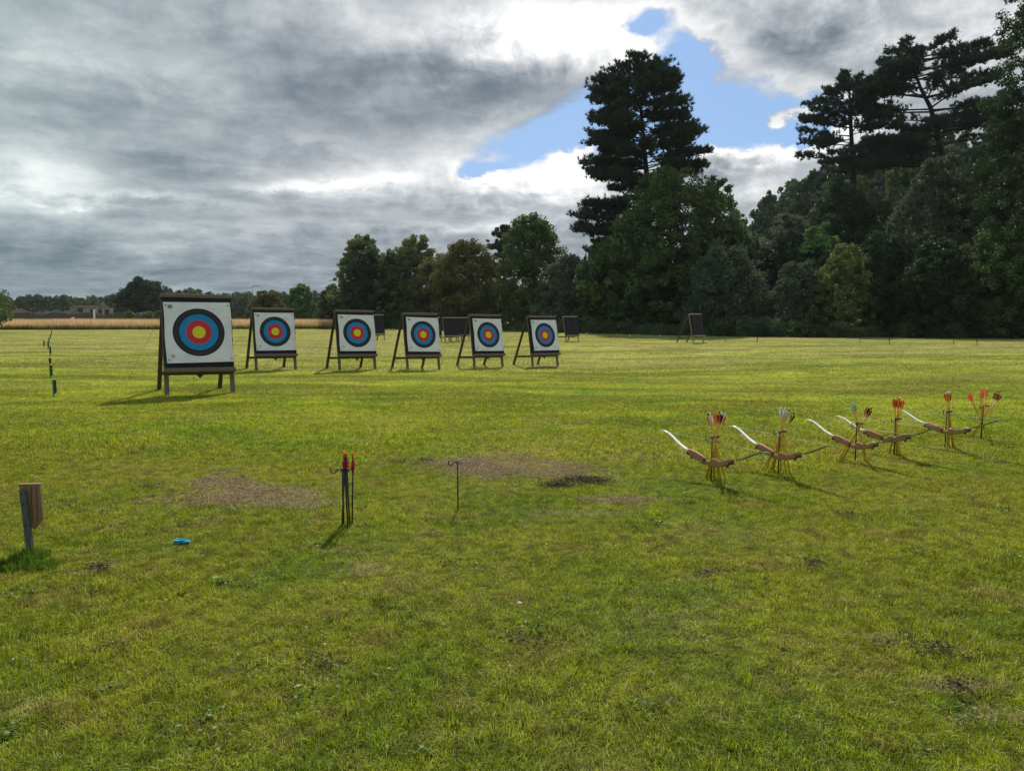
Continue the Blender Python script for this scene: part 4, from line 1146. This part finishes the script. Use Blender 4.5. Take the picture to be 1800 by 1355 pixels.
def limb_mesh(side):
    C = [(.245, .050, .048), (.33, .068, .047), (.41, .098, .045), (.48, .133, .042), (.545, .167, .038), (.595, .189, .034), (.64, .201, .028), (.675, .202, .020), (.705, .193, .012)]
    front, backm = MB(), MB()
    th = .0045
    def norm(k):
        a, b = C[max(k - 1, 0)], C[min(k + 1, len(C) - 1)]; d = Vector((b[0] - a[0], 0, b[1] - a[1])).normalized()
        return Vector((-d.z, 0, d.x))
    vs_, vb = [], []
    for k, (u, w, wd) in enumerate(C):
        n_ = norm(k); c = Vector((u, 0, w)); e = 1.0
        for sgn in (-1, 1):
            vs_.append((c + Vector((0, sgn * wd / 2, 0)) + n_ * th)); vb.append((c + Vector((0, sgn * wd / 2, 0)) - n_ * th))
    m = len(C)
    def fl(v): return [Vector((p.x * side, p.y, p.z)) for p in v]
    f1 = [(2 * k, 2 * k + 1, 2 * k + 3, 2 * k + 2) for k in range(m - 1)]
    N = 2 * m
    allv = vs_ + vb
    fa = f1 + [(2 * k, 2 * k + 2, N + 2 * k + 2, N + 2 * k) for k in range(m - 1)] + [(2 * k + 1, N + 2 * k + 1, N + 2 * k + 3, 2 * k + 3) for k in range(m - 1)] + [(N - 2, N - 1, 2 * N - 1, 2 * N - 2), (0, N, N + 1, 1)]
    a = MB().add(fl(allv), fa)
    b = MB().add(fl([p - norm(k // 2) * .0006 for k, p in enumerate(vb)]), [(2 * k, 2 * k + 2, 2 * k + 3, 2 * k + 1) for k in range(m - 1)])
    return a.mesh('limb', M_limb if side < 0 else M_limbshade, True), b.mesh('limb_back', M_limb if side < 0 else M_limbshade, True)
def riser_mesh(mat):
    # side profile: (u, lower w, upper w, half depth)
    Pf = [(-.285, .035, .066, .020), (-.24, .012, .066, .022), (-.20, .000, .058, .022), (-.15, -.012, .044, .021), (-.10, -.024, .030, .019), (-.06, -.034, .016, .014),
          (-.03, -.040, -.002, .012), (.0, -.044, -.012, .012), (.02, -.044, .002, .015), (.045, -.042, .022, .017), (.07, -.040, .026, .018), (.10, -.036, .016, .018), (.14, -.028, .014, .019),
          (.19, -.012, .030, .021), (.24, .006, .056, .022), (.285, .035, .066, .020)]
    m = MB(); vs_, fs = [], []
    for (u, lo, hi, hd) in Pf:
        b = .007; md = (lo + hi) / 2; lo, hi, hd = md + (lo - md) * 1.28, md + (hi - md) * 1.28, hd * 1.15
        vs_ += [(u, -hd, lo + b), (u, -hd, hi - b), (u, -hd + b, hi), (u, hd - b, hi), (u, hd, hi - b), (u, hd, lo + b), (u, hd - b, lo), (u, -hd + b, lo)]
    for k in range(len(Pf) - 1):
        for q in range(8): fs.append((k * 8 + q, k * 8 + (q + 1) % 8, k * 8 + 8 + (q + 1) % 8, k * 8 + 8 + q))
    fs.append(tuple(range(7, -1, -1))); fs.append(tuple(range((len(Pf) - 1) * 8, len(Pf) * 8)))
    return m.add(vs_, fs).mesh('riser', mat, False)
LM = {s_: limb_mesh(s_) for s_ in (-1, 1)}
RM = riser_mesh(M_riser)
BOLT = {}
for s_ in (-1, 1):
    m_ = MB(); m_.box(s_ * .272, 0, .026, .045, .050, .026, Matrix.Rotation(s_ * -.3, 4, 'Y'), .004); m_.tube([(s_ * .235, 0, .012), (s_ * .232, 0, -.022)], .012, 8); BOLT[s_] = m_.mesh('limb_bolt', M_riserdark, False)
GRIP = MB().box(-.052, -.0, -.010, .016, .042, .058, None, .003).mesh('sight_plate', M_riserdark)
BS = .215
STR = MB().tube([(-.700, 0, .195), (-.65, 0, .1985), (-.03, 0, .2000), (0, 0, .2010), (.03, 0, .2000), (.65, 0, .1985), (.700, 0, .195)], .0017, 5).mesh('string', M_string, True)
STRS = MB().tube([(-.10, 0, .2000), (0, 0, .2020), (.10, 0, .2000)], .003, 6).mesh('serving', M_black, True)
def bow(hook, ang, label, roll=0.0, swing=0.0, off=0.0):
    """hook: world point the string hangs on; ang: heading of the riser from left (far) to right (near)"""
    o = thing('recurve_bow', label, 'bow', (0, 0, 0), 0, 'wooden recurve bows hanging from the quivers')
    o.matrix_basis = Matrix.Translation(hook) @ Matrix.Rotation(-ang, 4, 'Z') @ Matrix.Rotation(roll, 4, 'Y') @ Matrix.Rotation(swing, 4, 'X') @ Matrix.Translation((off, 0, -.2015))
    link('riser', RM, o)
    for s_ in (-1, 1):
        l_ = link('limb', LM[s_][0], o); link('limb_face', LM[s_][1], l_)
        if s_ > 0: l_['label'] = 'limb darkened to grey green in place of shade'
        else: l_['label'] = 'white limb curving up to its tip'
        link('limb_bolt', BOLT[s_], o)
    link('sight_plate', GRIP, o); st = link('string', STR, o); link('serving', STRS, st)
    return o

QL = [(1250, 846, 'ground quiver of the nearest wooden-arrow group, the leftmost of the six at the right'),
      (1368, 833, 'ground quiver with white and dark brown fletched arrows, second from the left of the six'),
      (1503, 813, 'ground quiver with mint and brown fletched arrows, third from the left of the six'),
      (1571, 802, 'ground quiver crowded with orange fletched arrows, fourth of the six'),
      (1661, 786, 'ground quiver with red and white fletched arrows leaning left, fifth of the six'),
      (1725, 772, 'ground quiver without a bow, the farthest right of the six')]
# arrows per quiver: (bottom dx px, bottom depth m, colour, nock)
AR = [
 [(-10, .02, 'orange', 'white'), (-5, .05, 'blue', 'white'), (0, .05, 'navy', 'white'), (6, .03, 'coral', 'orange'), (9, .06, 'blue', 'blue'), (16, .04, 'red', 'orange'), (20, .02, 'white', 'white'), (28, -.01, 'red', 'navy')],
 [(-26, .05, 'brown', 'brown'), (-21, .03, 'brown', 'brown'), (-12, .02, 'brown', 'brown'), (-7, .05, 'white', 'mint'), (8, .03, 'white', 'mint'), (14, -.03, 'white', 'mint'), (20, -.05, 'white', 'white'), (-4, .06, 'white', 'white')],
 [(-28, .04, 'brown', 'brown'), (-24, .03, 'maroon', 'brown'), (-20, .02, 'brown', 'coral'), (17, -.06, 'mint', 'mint'), (20, -.08, 'mint', 'mint'), (22, -.05, 'mint', 'mint')],
 [(-6, .03, 'orange', 'orange'), (-3, .05, 'orange', 'white'), (4, .03, 'orange', 'orange'), (7, .05, 'red', 'orange'), (9, .02, 'orange', 'white'), (12, .03, 'orange', 'orange'), (14, .0, 'red', 'orange'), (2, .0, 'coral', 'white')],
 [(10, .04, 'red', 'white'), (12, .02, 'orange', 'white'), (16, .0, 'red', 'white'), (18, -.02, 'red', 'maroon'), (20, .03, 'orange', 'white'), (14, .05, 'coral', 'white')],
 [(-16, .05, 'maroon', 'maroon'), (-14, .02, 'navy', 'maroon'), (-12, .04, 'maroon', 'maroon'), (5, .03, 'coral', 'coral'), (8, .06, 'coral', 'coral'), (14, .0, 'coral', 'orange'), (20, -.02, 'coral', 'coral'), (2, .02, 'coral', 'white')]]
QN = ['nearest wooden arrow quiver on the right', 'second wooden arrow quiver from the left', 'third wooden arrow quiver from the left', 'fourth wooden arrow quiver from the left',
      'fifth wooden arrow quiver from the left', 'farthest right wooden arrow quiver']
RINGZ = [.46, .45, .44, .45, .46, .40]
qp = []
for i, (px, py, lb) in enumerate(QL):
    o, p = quiver(px, py, lb); qp.append(p); ppm = F_PX / p.y
    cnt = {}
    for c_ in AR[i]: cnt[c_[2]] = cnt.get(c_[2], 0) + 1
    for j, (bx, by, cv, ck) in enumerate(AR[i]):
        b = Vector((p.x + bx / ppm, p.y + .03 + by, 0)); b.z = float(gz(b.x, b.y)) - .015
        frac = bx / 30.0
        zc = RINGZ[i] - (.16 if i in (5,) else (.04 if i == 2 else 0))
        rx = p.x + (.032 if i != 5 else .0) - frac * .004 + random.uniform(-.012, .016); 
        if i in (0,): rx += .022 * (1 if bx < 18 else -.9)
        if i == 3: rx -= .02 * (bx - 4) / 10
        rg = Vector((rx, p.y + .02 + random.uniform(-.012, .014), p.z + zc))
        arrow(b, rg, 'wooden arrow with %s fletching in the %s' % (cv, QN[i]), '%s fletched wooden arrows in the %s' % (cv, QN[i]), M_cedar, cv, ck)
BW_ANG = [57, 62, 62, 58, 62]
BL = ['wooden recurve bow hanging on the nearest wooden-arrow quiver, leftmost of the bows', 'wooden recurve bow on the second quiver, its riser right of the leftmost bow',
      'wooden recurve bow on the quiver of mint fletched arrows, third from the left', 'wooden recurve bow behind the third one, on the quiver of orange fletched arrows',
      'wooden recurve bow farthest right, on the quiver of red and white fletched arrows']
HK = [(0, 0, 0), (0, 0, 0), (0, 0, 0), (0, 0, 0), (0, 0, 0)]
for i in range(5):
    p = qp[i]
    bow(Vector((p.x - .060, p.y - .045, p.z + .432)), R(BW_ANG[i]), BL[i], R((1.5, 1, 0, -1.5, -1)[i]), R((-6, -5, -6, -4, -5)[i]), (.055, .055, .04, -.06, .05)[i])

# black arrows in the near quiver, and the empty quiver
o, p = quiver(604, 925, 'ground quiver holding black arrows with orange nocks, in the middle of the lawn', .98)
ppm = F_PX / p.y
for (bx, by, ex, ln_, cv) in ((-6, .02, .012, 0, 'red'), (8, .02, .012, .0, 'pink'), (10, .035, .03, 0, 'red'), (13, .01, .022, 0, 'pink'), (16, .03, .075, 0, 'white')):
    b = Vector((p.x + bx / ppm, p.y + by, 0)); b.z = float(gz(b.x, b.y)) - .17
    rg = Vector((p.x + ex, p.y + .02, p.z + .45))
    if cv == 'white': b = Vector((p.x + 12.5 / ppm, p.y + .03, b.z))
    arrow(b, rg, 'black arrow with %s fletching and orange nock in the middle quiver' % ('red' if cv == 'white' else cv), 'black arrows in the middle quiver', M_carbon,
          'red' if cv == 'white' else cv, 'orange', .0058, .7)
quiver(805, 899, 'empty black ground quiver with a hook, right of the black arrows', .93)

# ------------------------------------------------------------------ signpost at the left
p = G(53, 979)
o = thing('signpost', 'short grey metal post with a wooden board, at the left edge of the near lawn', 'signpost', p, 0)
k = p.y / F_PX
Hh = .455
m_ = MB()
lean = Vector((-.030, 0, Hh))
m_.beam((0, 0, -.05), lean, .034, .006, (0, 1, 0), .001); m_.beam((-.015, .014, -.05), lean + Vector((-.015, .014, 0)), .006, .030, (0, 1, 0), .001)
m_.beam((.015, .014, -.05), lean + Vector((.015, .014, 0)), .006, .030, (0, 1, 0), .001)
m_.build('post', M_metal, o)
for z in (.22, .36): MB().tube([(-.03 * z / Hh, -.010, z), (-.03 * z / Hh, -.002, z)], .006, 8).build('bolt', M_black, o)
bd = MB(); T_ = .022
fr = [(-.062, .485), (.068, .485), (.074, .25), (.018, .175), (-.045, .235)]
bd.add([(x, 0, z) for x, z in fr] + [(x, T_, z) for x, z in fr], [(0, 1, 2, 3, 4)[::-1], (5, 6, 7, 8, 9)] + [(q, (q + 1) % 5, (q + 1) % 5 + 5, q + 5) for q in range(5)])
bo = bd.build('board', M_board, o); bo.location = (-.004, .036, 0); bo.rotation_euler = (0, 0, R(8))
MB().box(.002, .012, .487, .136, .03, .006, None, .002).build('trim', M_board, bo)
# planks lines on the board as raised battens
for x in (.012, .046): MB().box(x, -.0015, .355, .003, .004, .24).build('groove_batten', M_wooddark, bo)

# ------------------------------------------------------------------ green stakes
ST = [(95, 700, 667, 1), (89, 667, 641, 1), (87.5, 642, 629, 0), (88, 626, 609, 1), (84.5, 614.5, 600, 1), (86, 604, 593, 0), (88.4, 596, 587, 0), (90.5, 590, 580, 0), (77, 610, 599, 0)]
SW = ['nearest, with a bright green foot', 'second, its dark sleeve above the nearest one', 'third in the row', 'fourth in the row', 'fifth in the row', 'sixth in the row', 'seventh in the row', 'farthest in the row, at the tan grass', 'standing alone left of the row']
for i, (px, pyb, pyt, big) in enumerate(ST):
    p = G(px, pyb); h = (pyb - pyt) / F_PX * p.y
    o = thing('marker_stake', 'green marker stake on the left lawn, ' + SW[i], 'stake', p, random.uniform(-.3, .3), 'green marker stakes in a line on the left')
    MB().box(0, 0, h / 2 - .02, .030, .030, h + .04, None, .005).build('stake', M_green if i < 2 else M_greendark, o)
    MB().box(.028, .012, h * .62, .05, .012, h * .72, None, .003).build('sleeve', M_greendark, o)
# small pegs on the far lawn
PG_ = [(1032, 593, 'white'), (1107, 597, 'white'), (1160, 597.5, 'white'), (1275, 602, 'dark'), (1331, 603, 'dark'), (1512, 604, 'dark'), (1563, 606, 'dark'), (1676, 607, 'orange'), (1717, 608, 'dark'), (683, 583, 'white'), (690, 583, 'white')]
for i, (px, py, c_) in enumerate(PG_):
    p = G(px, py)
    near = ['right of the sixth target', 'between two distant black targets, left one', 'between two distant black targets, right one', 'right of the lone distant target', 'second right of the lone distant target',
            'below the yellowish shrub', 'right of the yellowish shrub', 'near the right field edge, tipped orange', 'rightmost on the far lawn', 'left of a close pair behind the third target', 'right of a close pair behind the third target'][i]
    o = thing('marker_peg', 'tiny %s peg on the far lawn, %s' % (c_, near), 'peg', p, 0, 'small pegs along the far lawn')
    MB().tube([(0, 0, -.05), (0, 0, .26)], [.02, .018], 6).build('shaft', M_wood if c_ == 'white' else M_wooddark, o)
    MB().box(0, 0, .31, .07, .05, .12, None, .01).build('head', M_white if c_ == 'white' else (VM['orange'] if c_ == 'orange' else M_wooddark), o)

# ------------------------------------------------------------------ litter
def lump(name, label, cat, px, py, sx, sy, sz, mat, seed):
    r2 = np.random.default_rng(seed); p = G(px, py)
    nu, nv = 18, 12; vv, ff = [], []
    ph = r2.random(6) * 6
    for j in range(nv + 1):
        th = math.pi * j / nv
        for k in range(nu):
            a = 2 * math.pi * k / nu
            d = 1 + .16 * math.sin(3 * a + 4 * th + ph[0]) + .12 * math.sin(5 * a - 6 * th + ph[1]) + .10 * math.sin(9 * a + ph[2]) * math.sin(th * 5)
            vv.append((math.sin(th) * math.cos(a) * sx * d, math.sin(th) * math.sin(a) * sy * d, math.cos(th) * sz * d + sz * .8))
    for j in range(nv):
        for k in range(nu): ff.append((j * nu + k, j * nu + (k + 1) % nu, (j + 1) * nu + (k + 1) % nu, (j + 1) * nu + k))
    o = MB().add(vv, ff).build(name, mat, None, False); o.location = p + Vector((0, 0, .012)); o.rotation_euler = (0, 0, -.25)
    return tag(o, label, cat)
lump('cloth', 'crumpled bright blue cloth lying on the lawn left of the black arrows', 'cloth', 320, 956, .066, .030, .014, M_blue, 1)
lump('litter_scrap', 'small pale green scrap on the lawn below the blue cloth', 'litter', 380, 1019, .022, .012, .006, VM['mint'], 2)
lump('litter_scrap', 'tiny white scrap on the lawn near the picture centre, below the empty quiver', 'litter', 913, 1065, .012, .010, .008, M_white, 3)

# ------------------------------------------------------------------ air
m, nt, out = newmat('haze_air')
pv = nt.nodes.new('ShaderNodeVolumePrincipled'); pv.inputs['Color'].default_value = (.80, .88, 1, 1); pv.inputs['Density'].default_value = .00010
pv.inputs['Anisotropy'].default_value = 0.0
nt.links.new(pv.outputs[0], out.inputs['Volume'])
kind(MB().box(0, 250, 36, 1700, 620, 76).build('haze', m), 'stuff', 'thin blue grey air over the field')
